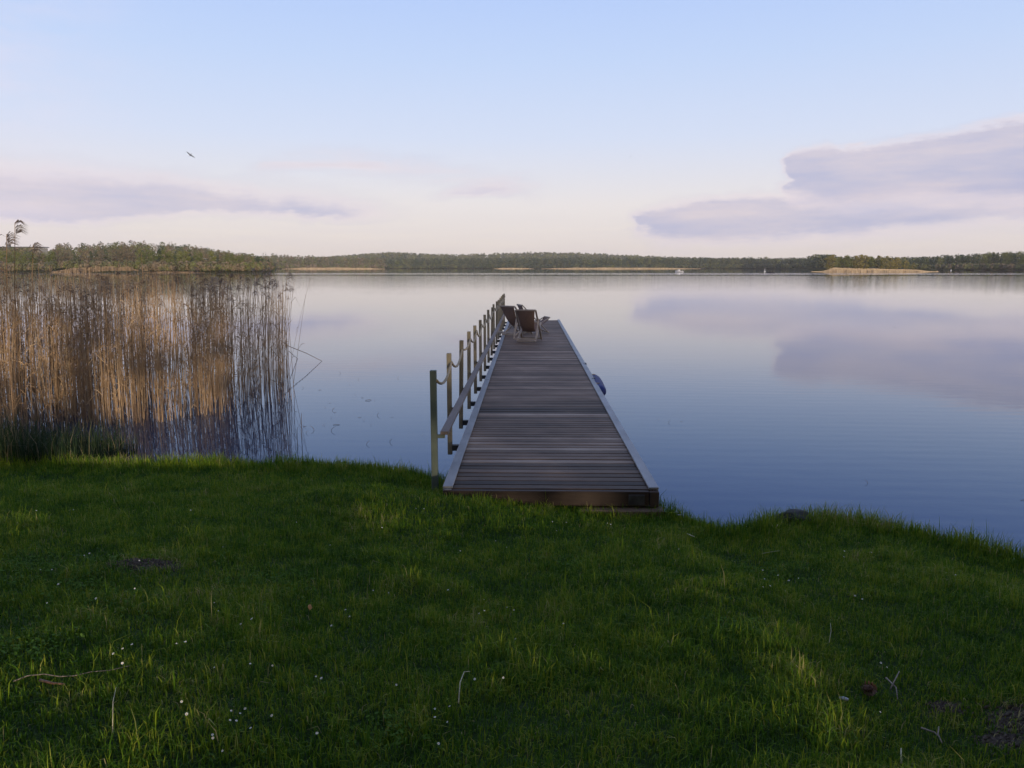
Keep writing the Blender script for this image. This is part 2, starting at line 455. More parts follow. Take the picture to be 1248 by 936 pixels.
# ------------------------------------------------------------------ lake
def lake_material():
    m, nt_, out = new_mat('lake_water'); n = N(nt_)
    pos = n('ShaderNodeNewGeometry').outputs['Position']
    sp = n('ShaderNodeSeparateXYZ'); n.l(pos, sp.inputs[0])
    flat = n.mapping(pos, (1, 1, 0))
    fine = n.noise(n.mapping(flat, (1.3, 3.0, 1), rot=(0, 0, .25)), 1.0, 3, .55)           # small capillary ripples
    mid = n.noise(n.mapping(flat, (.35, .9, 1), rot=(0, 0, -.1)), 1.0, 3, .5)
    wv = n('ShaderNodeTexWave'); wv.inputs['Scale'].default_value = .9; wv.inputs['Distortion'].default_value = 2.0
    wv.inputs['Detail'].default_value = 2; wv.inputs['Detail Scale'].default_value = .6
    wv.bands_direction = 'Y'
    n.l(n.mapping(flat, (.18, 1.0, 1), rot=(0, 0, .16)), wv.inputs['Vector'])
    nearr = n.math('MULTIPLY', n.math('MULTIPLY_ADD', sp.outputs[1], -.10, 1.7, clamp=True), n.math('MULTIPLY_ADD', sp.outputs[0], .35, .2, clamp=True))
    patch = n.noise(n.mapping(flat, (.03, .09, 1)), 1.0, 3, .5)
    pk = n.math('MAXIMUM', n.math('MULTIPLY_ADD', patch, 3.0, -1.05, clamp=True), n.math('MULTIPLY', nearr, 1.3))
    # breeze lanes across the far water
    d = sp.outputs[1]
    lw = n.math('ADD', d, n.math('MULTIPLY', n.math('SUBTRACT', n.noise(n.mapping(flat, (.006, .02, 1)), 1.0, 3), .5), 22))
    lane = n.ramp(n.math('DIVIDE', lw, 500, clamp=True),
                  [(0, (0, 0, 0)), (.10, (.0, .0, .0)), (.20, (.25, .25, .25)), (.40, (.35,) * 3), (.455, (.3,) * 3), (.475, (0.02,) * 3), (.525, (.02,) * 3), (.545, (1, 1, 1)),
                   (.665, (1, 1, 1)), (.685, (.0, .0, .0)), (1, (0, 0, 0))])
    lane_n = n.noise(n.mapping(flat, (1.5, 1.5, 1)), 1.0, 2)
    h = n.math('ADD', n.math('MULTIPLY', fine, n.math('MULTIPLY_ADD', pk, .0016, .0005)), n.math('MULTIPLY', mid, .0012))
    h = n.math('ADD', h, n.math('MULTIPLY', wv.outputs['Fac'], n.math('MULTIPLY', pk, .0004)))
    h = n.math('ADD', h, n.math('MULTIPLY', lane_n, n.math('MULTIPLY', lane, .035)))
    b = n('ShaderNodeBump'); b.inputs['Strength'].default_value = 1; b.inputs['Distance'].default_value = 1.0
    n.l(h, b.inputs['Height'])
    fr = n('ShaderNodeFresnel'); fr.inputs['IOR'].default_value = 1.42; n.l(b.outputs[0], fr.inputs['Normal'])
    df = n('ShaderNodeBsdfDiffuse'); df.inputs['Color'].default_value = (.010, .024, .058, 1)
    gl = n('ShaderNodeBsdfGlossy'); gl.inputs['Roughness'].default_value = .02; n.l(b.outputs[0], gl.inputs['Normal'])
    n.l(n.ramp(fr.outputs[0], [(.05, (.36, .50, .84)), (.16, (.53, .67, .98)), (.32, (.75, .86, 1)), (.52, (.94, .96, 1)), (.75, (1, 1, 1))]), gl.inputs['Color'])
    mx = n('ShaderNodeMixShader'); n.l(fr.outputs[0], mx.inputs[0]); n.l(df.outputs[0], mx.inputs[1]); n.l(gl.outputs[0], mx.inputs[2])
    n.l(mx.outputs[0], out.inputs[0]); return m
M['lake'] = lake_material()
lk = MB(); lk.add([(-5000, -40, 0), (5000, -40, 0), (5000, 5000, 0), (-5000, 5000, 0)], [(0, 1, 2, 3)])
tag(lk.build('lake_water', M['lake']), kind='structure')

# ------------------------------------------------------------------ near bank
EDGE = [(-60, 556), (0, 556), (120, 558), (260, 558), (430, 560), (490, 568), (530, 578), (570, 588), (640, 600), (720, 606), (800, 612), (840, 625),
        (885, 639), (915, 634), (950, 625), (1010, 621), (1060, 627), (1150, 645), (1248, 670), (1330, 700)]
ep = [at_z(px, py, .30) for px, py in EDGE]
ex = np.array([p.x for p in ep]); ey = np.array([p.y for p in ep])
o_ = np.argsort(ex); ex, ey = ex[o_], ey[o_]
ex = np.concatenate([[-400, -60, -20], ex, [9, 25, 80, 400]]); ey = np.concatenate([[60, 20, 11], ey, [4.6, 2, 6, 40]])
def shore(x): return np.interp(x, ex, ey)
BARE = []
def bare(x, y):
    k = np.zeros_like(np.asarray(x, float))
    for c, rx, ry in BARE:
        dx = (x - c.x) / rx; dy = (y - c.y) / ry
        q = np.sqrt(dx * dx + dy * dy) + (fbm(x * 6, y * 6) - .5) * 1.1
        k = np.maximum(k, smooth((1.15 - q) / .5))
    return k
def ground_z(x, y):
    x = np.asarray(x, float); y = np.asarray(y, float)
    d = shore(x) - y
    dd = np.maximum(d, 0)
    z = .20 + .05 * np.minimum(dd, 1.0) + .127 * np.clip(dd - .9, 0, 5.6) + .02 * np.clip(dd - 6.5, 0, 40)
    z = z + (fbm(x * .7, y * .7) - .5) * .10 * smooth(dd / 1.5) + (fbm(x * 3, y * 3) - .5) * .03
    z = z + .11 * np.exp(-((y - 6.9) / .55) ** 2) * smooth((.95 - x) / 1.6) * smooth((x + 2.6) / 1.2) * smooth(dd / .3)
    for c_, rx, ry in BARE[:1]:
        z = z + .05 * np.exp(-((x - c_.x) / .2) ** 2 - ((y - c_.y) / .14) ** 2)
    t = np.maximum(-d, 0)
    z = np.where(d < 0, .20 + (fbm(x * 3, y * 3) - .5) * .03 - .62 * smooth(t / .75) - .12 * np.maximum(t - .7, 0), z)
    return np.maximum(z, -3.0)
def hit(px, py):
    d = ray(px, py); z = .6
    for _ in range(25):
        t = (z - HC) / d.z
        z = .5 * z + .5 * float(ground_z(d.x * t, d.y * t))
    return Vector((d.x * t, d.y * t, float(ground_z(d.x * t, d.y * t))))
BARE[:] = [(hit(168, 693), .24, .13), (hit(1252, 880), .15, .17), (hit(1228, 905), .11, .08), (hit(1150, 862), .07, .05)]
gx = np.unique(np.concatenate([np.linspace(-400, -20, 40), np.linspace(-20, -9, 40), np.linspace(-9, 7, 200), np.linspace(7, 20, 40), np.linspace(20, 400, 40)]))
gy = np.unique(np.concatenate([np.linspace(-400, -20, 40), np.linspace(-20, 1, 40), np.linspace(1, 12, 150), np.linspace(12, 80, 40)]))
GX, GY = np.meshgrid(gx, gy)
GZ = ground_z(GX, GY)
nx_, ny_ = len(gx), len(gy)
ii = np.arange(nx_ * ny_).reshape(ny_, nx_)
q = np.stack([ii[:-1, :-1], ii[:-1, 1:], ii[1:, 1:], ii[1:, :-1]], -1).reshape(-1, 4)
me = np_mesh('ground', np.stack([GX, GY, GZ], -1).reshape(-1, 3), q, attrs={'bare': bare(GX, GY).ravel()}, smooth=True)
tag(link('ground', me, M['soil']), kind='structure')

# ------------------------------------------------------------------ grass
def blades(P, h, wd, lean, tint, yaw=None, tipw=.12, bend=.55):
    k = len(P)
    th = rng.random(k) * 2 * np.pi if yaw is None else yaw
    side = np.stack([np.cos(th), np.sin(th), np.zeros(k)], 1)
    la = th + np.pi / 2 + rng.normal(0, .5, k)
    ld = np.stack([np.cos(la), np.sin(la), np.zeros(k)], 1)
    up = np.array([0, 0, 1.0])
    hh = h[:, None]; ln = lean[:, None]; w2 = wd[:, None] / 2
    m = P + up * hh * .58 * np.sqrt(np.maximum(1 - ln ** 2 * .3, .1)) + ld * hh * ln * .30
    t = P + up * hh * np.maximum(1 - bend * ln ** 1.5, .12) + ld * hh * ln * .95
    base = P - up * .01
    V = np.stack([base - side * w2, base + side * w2, m - side * w2 * .8, m + side * w2 * .8, t], 1).reshape(-1, 3)
    b = np.arange(k)[:, None] * 5
    Q = b + np.array([[0, 1, 3, 2]]); T = b + np.array([[2, 3, 4]])
    return V, Q, T, np.repeat(tint, 5)
def sample_bank(nper, y0, y1, half, extra):
    A = (y1 - y0) * 2 * (half * (y0 + y1) / 2 + extra)
    k = int(A * nper)
    y = y0 + rng.random(k) * (y1 - y0)
    x = (rng.random(k) * 2 - 1) * (half * y + extra)
    keep = (y < shore(x) + .28)
    return x[keep], y[keep]
xs, ys = [], []
for a_ in ((11000, 1.3, 3.2, .72, .6), (9500, 3.2, 5.0, .72, .6), (8000, 5.0, 7.0, .72, .8), (6500, 7.0, 9.6, .72, .9)):
    x_, y_ = sample_bank(*a_); xs.append(x_); ys.append(y_)
x = np.concatenate(xs); y = np.concatenate(ys)
br_ = bare(x, y); keep = rng.random(len(x)) > br_ * .80
keep &= ~((x > -.80) & (x < 1.24) & (y > 7.12))
x, y, br_ = x[keep], y[keep], br_[keep]
d = shore(x) - y
cl = fbm(x * 2.3, y * 2.3, 3); cl2 = fbm(x * 7 + 40, y * 7, 2)
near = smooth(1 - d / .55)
h = (.024 + .052 * rng.random(len(x)) ** 1.8) * (.35 + 1.5 * cl) * (.45 + 1.1 * cl2)
tall = rng.random(len(x)) < .012
h = np.where(tall, h * 1.9, h)
h = h + near * (.015 + .13 * rng.random(len(x)) ** 2.0) * (.35 + 1.3 * fbm(x * 3.1 + 9, y * 3.1, 2))
fr = (near > .3) & (rng.random(len(x)) < .03); h = np.where(fr, h + .10 * rng.random(len(x)), h)
wd = (.0028 + .0034 * rng.random(len(x)) ** 2) * (1 + .10 * np.maximum(y - 4, 0))
lean = np.clip(rng.beta(1.6, 1.5, len(x)) * (1.25 - .45 * near), .05, 1.1)
tint = np.clip(rng.random(len(x)) ** 1.35 * .85 + .42 * near * rng.random(len(x)) + (cl2 - .5) * .7, 0, 1)  # fringe blades tinted yellower to imitate sunlight on the bank crest
dead = rng.random(len(x)) < .010
dead = dead | (rng.random(len(x)) < br_ * .55)
lean = np.where(br_ > .3, np.maximum(lean, .7), lean); h = np.where(br_ > .3, h * .8, h)
tint = np.where(dead, 1.15, np.minimum(tint, .92))
P = np.stack([x, y, ground_z(x, y)], 1)
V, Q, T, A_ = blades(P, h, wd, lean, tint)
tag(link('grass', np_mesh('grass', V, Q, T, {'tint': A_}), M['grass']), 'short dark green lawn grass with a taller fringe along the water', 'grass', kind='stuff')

# low broad leaved weeds and clover among the grass
WP = [(60, 720, .34), (110, 700, .34), (40, 690, .3), (130, 745, .26), (330, 715, .3), (700, 690, .3), (960, 700, .28), (480, 900, .14), (905, 770, .2), (20, 800, .22)]
wx, wy = [], []
for px, py, r_ in WP:
    c_ = hit(px, py); m = int(1500 * r_); wx.append(c_.x + rng.normal(0, r_ * .6, m)); wy.append(c_.y + rng.normal(0, r_ * .5, m))
wx = np.concatenate(wx); wy = np.concatenate(wy); ok_ = (wy < shore(wx) - .3) & (rng.random(len(wx)) < 1.5 * fbm(wx * 5, wy * 5)); wx, wy = wx[ok_], wy[ok_]; m = len(wx)
wc = np.stack([wx, wy, ground_z(wx, wy) + .022 + .035 * rng.random(m)], 1)
a = rng.random(m) * 6.28; tl = rng.normal(0, .45, m)
u = np.stack([np.cos(a), np.sin(a), tl], 1); v = np.stack([-np.sin(a), np.cos(a), rng.normal(0, .3, m)], 1)
r_ = (.004 + .005 * rng.random(m))[:, None]
V = np.stack([wc - u * r_ * 1.2, wc - u * r_ * .3 + v * r_ * .8, wc + u * r_ * .8 + v * r_ * .55, wc + u * r_ * 1.25, wc + u * r_ * .8 - v * r_ * .55, wc - u * r_ * .3 - v * r_ * .8], 1).reshape(-1, 3)
b = np.arange(m)[:, None] * 6
Q = np.concatenate([b + np.array([[0, 1, 2, 5]]), b + np.array([[2, 3, 4, 5]])])
tag(link('lawn_weeds', np_mesh('lawn_weeds', V, Q, attrs={'tint': np.repeat(.15 + .5 * rng.random(m), 6)}), M['weed']), 'low clover and broad leaved weeds growing through the lawn', 'weeds', kind='stuff')

# dark sedge at the left edge of the bank
k = 12000
x = -8.6 + rng.random(k) * 3.5; y = shore(x) - .1 + rng.random(k) * 1.5
keep = (x < -5.45 + rng.normal(0, .12, k)) & (rng.random(k) < .35 + fbm(x * 2, y * 2))
x, y = x[keep], y[keep]; k = len(x)
h = (.34 + .42 * rng.random(k) ** 1.3) * (.55 + .75 * fbm(x * 1.3, y * 1.3))
h = np.where(rng.random(k) < .02, h * 1.3, h)
P = np.stack([x, y, np.maximum(ground_z(x, y), -.12)], 1)
V, Q, T, A_ = blades(P, h, .006 + .006 * rng.random(k), np.clip(rng.beta(1.5, 3, k), .05, .9), np.clip(rng.random(k) ** 1.0 * 1.0, 0, 1))
tag(link('sedge', np_mesh('sedge', V, Q, T, {'tint': A_}), M['sedge']), 'dark green sedge tangle at the foot of the reeds, left of the lawn edge', 'sedge', kind='stuff')

# ------------------------------------------------------------------ reeds
def reed_arrays(P, H, lean_a, lean_m, rad, tint, bow):
    """three sided tapering stems, 5 rings"""
    k = len(P); segs = 5
    ld = np.stack([np.cos(lean_a), np.sin(lean_a), np.zeros(k)], 1)
    V = np.zeros((k, segs, 3, 3)); TT = np.zeros((k, segs, 3))
    for s_ in range(segs):
        t = s_ / (segs - 1)
        c = P + np.array([0, 0, 1.0]) * (H * t)[:, None] + ld * (lean_m * t + bow * t ** 3)[:, None]
        for j in range(3):
            a = 2 * np.pi * j / 3
            V[:, s_, j] = c + np.array([math.cos(a), math.sin(a), 0]) * (rad * (1 - .55 * t))[:, None]
        TT[:, s_] = (tint * (.85 + .15 * t))[:, None]
    b = np.arange(k)[:, None] * segs * 3
    Qs = []
    for s_ in range(segs - 1):
        for j in range(3):
            j2 = (j + 1) % 3
            Qs.append(b + np.array([[s_ * 3 + j, s_ * 3 + j2, s_ * 3 + 3 + j2, s_ * 3 + 3 + j]]))
    tip = P + np.array([0, 0, 1.0]) * H[:, None] + ld * (lean_m + bow)[:, None]
    return V.reshape(-1, 3), np.concatenate(Qs), TT.ravel(), tip, ld
def plume_arrays(tip, ld, size, nb):
    """drooping seed heads made of thin bent strands"""
    k = len(tip)
    tip = np.repeat(tip, nb, 0); ldr = np.repeat(ld, nb, 0); sz = np.repeat(size, nb)
    m = k * nb
    along = rng.random(m) * .75
    a = rng.normal(0, .7, m)
    dirv = np.stack([ldr[:, 0] * np.cos(a) - ldr[:, 1] * np.sin(a), ldr[:, 0] * np.sin(a) + ldr[:, 1] * np.cos(a), np.zeros(m)], 1)
    up = np.array([0, 0, 1.0])
    s0 = tip - up * (sz * along)[:, None]
    s1 = s0 + dirv * (sz * .35)[:, None] + up * (sz * (.22 - .1 * along))[:, None]
    s2 = s0 + dirv * (sz * (.70 + .2 * rng.random(m)))[:, None] + up * (sz * (.02 - .25 * rng.random(m)))[:, None]
    wv = np.cross(dirv, up) * (sz * .022)[:, None] + up * (sz * .022)[:, None]
    V = np.stack([s0 - wv * .4, s0 + wv * .4, s1 - wv, s1 + wv, s2], 1).reshape(-1, 3)
    b = np.arange(m)[:, None] * 5
    return V, b + np.array([[0, 1, 3, 2]]), b + np.array([[2, 3, 4]]), np.repeat(rng.random(m), 5)
def strip_arrays(S0, S1, S2, wd, tint):
    m = len(S0); up = np.array([0, 0, 1.0])
    V = np.stack([S0 - up * wd[:, None] * .4, S0 + up * wd[:, None] * .4, S1 - up * wd[:, None] * .5, S1 + up * wd[:, None] * .5, S2], 1).reshape(-1, 3)
    b = np.arange(m)[:, None] * 5
    return V, b + np.array([[0, 1, 3, 2]]), b + np.array([[2, 3, 4]]), np.repeat(tint, 5)

# outline of the bed: right edge runs from 15 m out; nearer towards the left
def reed_front(x): return np.interp(x, [-14, -9, -7.6, -6.6, -5.6, -4.9, -4.45], [9.0, 9.6, 10.6, 11.8, 12.9, 13.9, 15.0])
k = 8600
x = -15 + rng.random(k) * 10.7; dep = rng.random(k) ** .85 * 6.2
y = reed_front(x) + dep
px_ = 644 + F * x / y
edge = 352 - 20 * rng.random(k) ** 1.5
dens = .35 + .65 * smooth((350 - px_) / 150)
clump = fbm(x * 1.6, y * 1.6, 3)
keep = (px_ < edge) & (rng.random(k) < dens * (.25 + 1.3 * smooth((clump - .3) / .4)))
x, y = x[keep], y[keep]; k = len(x)
H = 2.24 + .006 * (y - 15) + rng.normal(0, .16, k) - .25 * (rng.random(k) < .25) * rng.random(k)
H = np.where(rng.random(k) < .12, H * (.3 + .5 * rng.random(k)), H)
la = rng.normal(.2, 1.2, k); lm = np.abs(rng.normal(.0, .13, k)); bow = np.abs(rng.normal(.02, .07, k))
wild = rng.random(k) < .09; lm = np.where(wild, lm + .5 * rng.random(k), lm)
P = np.stack([x, y, np.full(k, -.35)], 1)
tint = np.clip(rng.beta(2, 2.2, k) + .15, 0, 1)
V1, Q1, T1, tip, ld = reed_arrays(P, H + .35, la, lm, .0036 + .0026 * rng.random(k), tint, bow)
# dry leaves on the stems
kl = int(k * 2.0); pick = rng.integers(0, k, kl); tt = .25 + .6 * rng.random(kl)
st = P[pick] + np.stack([ld[pick, 0] * (lm[pick] * tt), ld[pick, 1] * (lm[pick] * tt), (H[pick] + .35) * tt], 1)
aa = rng.random(kl) * 2 * np.pi; dv = np.stack([np.cos(aa), np.sin(aa), np.zeros(kl)], 1)
L = .10 + .22 * rng.random(kl)
V3, Q3, T3, A3 = strip_arrays(st, st + dv * (L * .35)[:, None] + np.array([0, 0, 1]) * (L * .45)[:, None],
                              st + dv * (L * .75)[:, None] + np.array([0, 0, 1]) * (L * rng.normal(.35, .35, kl))[:, None], .010 + .006 * rng.random(kl), np.clip(rng.random(kl) * .9, 0, 1))
o1 = len(V1)
me = np_mesh('reed_bed', np.concatenate([V1, V3]), np.concatenate([Q1, Q3 + o1]), T3 + o1, {'tint': np.concatenate([T1, A3])})
reed_bed = tag(link('reed_bed', me, M['reed']), 'dense bed of dry brown reeds standing in the shallow water, left of the jetty', 'reeds', kind='stuff')
hp = (rng.random(k) < .20) & (H > 1.9)
V2, Q2, T2, A2 = plume_arrays(tip[hp], ld[hp], .09 + .10 * rng.random(hp.sum()), 8)
tag(link('reed_plumes', np_mesh('reed_plumes', V2, Q2, T2, {'tint': A2}), M['plume'], reed_bed), kind='stuff')

# single stalks that can be told apart at the open edge of the bed
def reed_proto(Hh, lean, plume, seed):
    P = np.array([[0, 0, -.35]])
    V1, Q1, T1, tip, ld = reed_arrays(P, np.array([Hh + .35]), np.array([.2]), np.array([lean]), np.array([.0062]), np.array([.5]), np.array([.06]))
    root = link('reed_stalk', np_mesh('reed_stalk', V1, Q1, None, {'tint': T1}), M['reed'])
    if plume:
        V2, Q2, T2, A2 = plume_arrays(tip, ld, np.array([plume]), 12)
        link('plume', np_mesh('plume', V2, Q2, T2, {'tint': A2}), M['plume'], root)
    return root
protos = [reed_proto(2.35, .06, .2, 1), reed_proto(2.2, .12, .16, 2), reed_proto(2.42, .03, .22, 3), reed_proto(1.7, .1, 0, 4)]
edge_px = [(359, 484, 3), (356, 487, 1), (353, 480, 0), (350, 490, 2), (347, 478, 1), (344, 486, 0), (341, 474, 2), (338, 488, 3), (335, 482, 0), (332, 494, 1),
           (329, 477, 2), (326, 490, 0), (322, 498, 1), (318, 484, 2), (314, 501, 0), (309, 492, 3), (304, 503, 1), (299, 488, 2), (294, 506, 0), (288, 498, 1),
           (282, 509, 2), (275, 502, 0), (268, 512, 1), (260, 505, 2)]
used = set()
for i, (px, py, kd) in enumerate(edge_px):
    p = at_z(px, py, 0)
    o = protos[kd] if kd not in used else copy_tree(protos[kd])
    used.add(kd)
    o.location = p; o.rotation_euler = (0, 0, random.uniform(0, 6.28)); s_ = random.uniform(.93, 1.05); o.scale = (1, 1, s_)
    tag(o, 'single dry reed stalk standing clear at the open water edge of the reed bed', 'reed', 'reed stalks at the open edge of the reed bed')
def tall_reed(px, D, Htop, lean, psize, label):
    dr = ray(px, 330); p = Vector((dr.x / dr.y * D, D, 0))
    P = np.array([[0, 0, -.3]])
    V1, Q1, T1, tip, ld = reed_arrays(P, np.array([Htop + .3]), np.array([.1]), np.array([lean]), np.array([.0095]), np.array([.3]), np.array([.12]))
    root = link('tall_reed', np_mesh('tall_reed', V1, Q1, None, {'tint': T1}), M['reed'], None, p)
    V2, Q2, T2, A2 = plume_arrays(tip, ld, np.array([psize]), 26)
    link('plume', np_mesh('plume', V2, Q2, T2, {'tint': A2}), M['plume'], root)
    return tag(root, label, 'reed')
tall_reed(8, 10.6, 3.15, .05, .20, 'tallest reed, its feathery plume rising above the far treeline at the left edge')
tall_reed(-2, 10.2, 2.98, .03, .20, 'tall reed with dark plume cut by the left edge of the view')
tall_reed(28, 11.5, 2.88, .06, .17, 'reed with small plume just topping the far building, right of the tallest reed')

def bent(name, pts, rad, label, group=None, cat='reed'):
    mb = MB(); mb.tube(pts, rad, 5, .35)
    p0 = Vector(pts[0])
    o = mb.build(name, M['reed']);
    return tag(o, label, cat, group)
tipw = at_z(393, 440, 0); base = at_z(352, 446, 0); 
d1 = ray(352, 422); t1 = 19.5 / d1.y; up1 = Vector((0, 0, HC)) + d1 * t1
d0 = ray(335, 410); up0 = Vector((0, 0, HC)) + d0 * (19.2 / d0.y)
bent('bent_reed', [up0, up1, (up1 + tipw) / 2 + Vector((0, 0, .02)), tipw - Vector((0, 0, .01))], [.010, .009, .008, .006], 'long broken reed leaning out right of the reed bed, tip touching the water')
tipw = at_z(363, 437, 0); d1 = ray(352, 428); up1 = Vector((0, 0, HC)) + d1 * (20 / d1.y)
bent('bent_reed', [up1, tipw - Vector((0, 0, .01))], [.008, .006], 'short broken reed dipping into the water under the long leaning one')

stubs = [(437,205,3),(565,250,2),(500,288,1),(528,285,1),(172,310,2),(288,325,2),(628,322,1),(543,357,1),(598,380,2),(682,400,2),(630,400,6),(360,418,1),
         (330,450,2),(383,470,3),(398,484,1),(372,525,2),(418,572,5),(376,615,4),(310,578,1),(322,578,1),(580,520,2),(605,545,2),(703,505,3),(803,520,1),
         (657,575,2),(848,240,3),(815,222,1),(982,230,1),(685,130,1),(628,712,3),(793,695,3),(195,632,2),(247,610,4),(1020,648,1),(150,575,3),(180,585,2)]
stubs = [(340 + a / 5.85, 420 + b / 5.85, c) for a, b, c in stubs] + [(803, 512, 2), (815, 515, 2), (830, 514, 1), (815, 546, 1), (1057, 589, 2), (1246, 610, 2), (1090, 399, 5)]
sp_ = []
for kd in range(3):
    mb = MB()
    if kd == 0: mb.tube([(0, 0, -.2), (.004, 0, .03), (.012, .01, .075)], [.006, .005, .003], 5, .3)
    elif kd == 1: mb.tube([(-.05, 0, -.10), (0, 0, .05), (.03, .01, .08), (.085, .02, .12)], [.006, .006, .005, .003], 5, .3)
    else: mb.tube([(-.06, 0, -.06), (-.04, 0, .012), (.05, .03, .02), (.11, .03, .006)], [.004, .006, .006, .003], 5, .3)
    sp_.append(mb.build('reed_stub', M['plume']))
seen = set()
for i, (px, py, c) in enumerate(stubs):
    p = at_z(px, py, 0); kd = i % 3 if c < 3 else (1 if c < 5 else 2)
    o = sp_[kd] if kd not in seen else sp_[kd].copy()
    if kd in seen: C.objects.link(o)
    seen.add(kd)
    o.location = p; o.rotation_euler = (0, 0, random.uniform(-.7, .7) + (math.pi if i % 4 == 0 else 0)); s_ = .16 + .10 * c; o.scale = (s_, s_, s_)
    tag(o, 'small broken reed stub poking out of the calm lake water', 'reed stub', 'reed stubs in the open water')
for px, py, hh in ((367.5, 537, 1.0), (362, 545, .7)):
    p = at_z(px, py, 0); mb = MB(); mb.tube([(0, 0, -.3), (.01, 0, hh * .35), (.02, 0, hh * .42)], [.005, .004, .002], 5, .3)
    tag(mb.build('lone_reed', M['plume'], None, loc=p), 'thin lone dark reed in the water close to the lawn edge', 'reed', 'lone thin reeds by the lawn edge')

# ------------------------------------------------------------------ jetty
XL, XR, Y0, Y1 = -.815, 1.245, 7.15, 30.9
jetty = tag(empty('jetty', (0, Y0, 0)), 'long narrow wooden jetty with grey metal edges running out into the lake', 'jetty')
def J(y): return y - Y0
mb = MB(); yb = .004; bw = .143
while yb + bw < Y1 - Y0:
    t = float(np.clip(rng.normal(.45, .2), 0, 1))
    if 1.0 < yb < 3.4 and rng.random() < .5: t = min(1, t + .15)
    dz = rng.normal(0, .0012); x0 = XL + .05; x1 = XR - .05
    g_ = .007 + .006 * rng.random(); prof = [(-bw / 2 + g_, -.030), (bw / 2 - g_, -.030), (bw / 2 - g_, -.007), (bw / 2 - g_ - .007, 0), (-bw / 2 + g_ + .007, 0), (-bw / 2 + g_, -.007)]
    sk = rng.normal(0, .0012)
    vs2 = [(x0 + rng.normal(0, .0), yb + bw / 2 + a - sk, DECK + b + dz) for a, b in prof] + [(x1, yb + bw / 2 + a + sk, DECK + b + dz + rng.normal(0, .0006)) for a, b in prof]
    fs2 = [(0, 1, 2, 3, 4, 5), (11, 10, 9, 8, 7, 6)] + [(i, i + 6, (i + 1) % 6 + 6, (i + 1) % 6) for i in range(6)]
    mb.add(vs2, fs2, t); yb += bw
mb.build('decking', M['deck'], jetty)
seg = [7.13, 9.15, 14.2, 18.6, 25.0, 30.93]
for side, xc in ((-1, XL + .047), (1, XR - .047)):
    for i in range(len(seg) - 1):
        mb = MB(); a, b = J(seg[i]) + .004, J(seg[i + 1]) - .004
        jz = .004 * (i % 2)
        mb.box((xc, (a + b) / 2, DECK + .017 - jz), (.094, b - a, .022), None, .003, .3 + .4 * rng.random())
        mb.box((xc + side * .0415, (a + b) / 2, DECK - .085 - jz), (.009, b - a, .168), None, 0, .5)
        mb.build('edge_strip', M['metal'], jetty)
mb = MB(); mb.box(((XL + XR) / 2 - .043, J(7.115), DECK - .075), (XR - XL - .10, .05, .145), None, .006); mb.build('end_beam', M['beam'], jetty)
mb = MB(); mb.box((XR - .045, J(7.11), DECK - .077), (.085, .06, .150), None, .006, .7); mb.build('corner_post', M['beam'], jetty)
mb = MB(); mb.box((XR - .215, J(7.083), DECK - .082), (.15, .012, .10), None, .002); mb.build('mounting_plate', M['darkmetal'], jetty)
mb = MB(); mb.box((XR - .36, J(7.09), DECK - .205), (.80, .16, .085), None, .012); mb.build('step_board', M['slab'], jetty)
for xc in (XL + .2, (XL + XR) / 2, XR - .2):
    mb = MB(); mb.box((xc, J((7.3 + Y1) / 2), DECK - .11), (.09, Y1 - 7.6, .15)); mb.build('joist', M['beam'], jetty)
for i in range(6):
    for xc in (XL + .22, XR - .22):
        mb = MB(); yy = J(9.0 + i * 4.3); mb.tube([(xc, yy, -1.6), (xc, yy, DECK - .19)], .085, 10); mb.build('pile', M['beam'], jetty, True)
for yy, xx in ((16.6, XR - .02), (14.4, XR - .02)):
    mb = MB(); mb.box((xx, J(yy), DECK + .022), (.07, .10, .018), None, .004); mb.box((xx + .02, J(yy), DECK + .04), (.02, .16, .018), None, .006)
    mb.build('cleat', M['darkmetal'], jetty)
mb = MB(); mb.box((XL + .05, J(7.123), DECK - .03), (.07, .02, .07), None, .004); mb.build('corner_bracket', M['metal'], jetty)

# railing along the left side
XP = -.955
rail = tag(empty('railing', (XP, 7.68, DECK)), 'left hand jetty railing of thin posts with sagging rope and one wooden rail', 'railing')
TOP = 1.07
ys_p = [7.68 + 1.53 * i for i in range(16)]
for i, yy in enumerate(ys_p):
    mb = MB(); wp = .064 if i == 0 else .056
    lz = -.5 if i == 0 else -.17
    tz = TOP + (0 if i == 0 else rng.normal(.012, .010))
    lx, ly = rng.normal(0, .010), rng.normal(0, .012)
    a = Vector((0, yy - 7.68, lz)); b = Vector((lx, yy - 7.68 + ly, tz))
    mb.bar(a, b, wp, wp, (0, 1, 0), .005, .2 + .6 * rng.random())
    p = mb.build('post', M['greenpost'] if i == 0 else M['post'], rail)
    if i == 0: p['label'] = 'dark green nearest post rooted in the grass'
    m2 = MB(); m2.box((.065, yy - 7.68 + .0, .395), (.085, .04, .035), None, .003); m2.build('rail_bracket', M['greenpost'] if i == 0 else M['post'], p)
    if i:
        m2 = MB(); m2.box((.065, yy - 7.68, -.085), (.078, .07, .07), None, .004); m2.build('deck_bracket', M['darkmetal'], p)
mb = MB(); mb.bar((.105, -.03, .433), (.105, 22.95, .433), .082, .036, (0, 0, 1), .004); mb.build('handrail', M['rail'], rail)
mb = MB(); pts = []
for i in range(15):
    for k_ in range(10):
        t = k_ / 10; sag = (.120 + .035 * math.sin(i * 2.1) + .015 * math.sin(i * 5.3)) * (1 - (2 * t - 1) ** 2)
        pts.append((.030, (i + t) * 1.53, TOP - .10 - sag))
pts.append((.030, 15 * 1.53, TOP - .10))
mb.tube(pts, .0145, 8); mb.build('rope', M['rope'], rail, True)

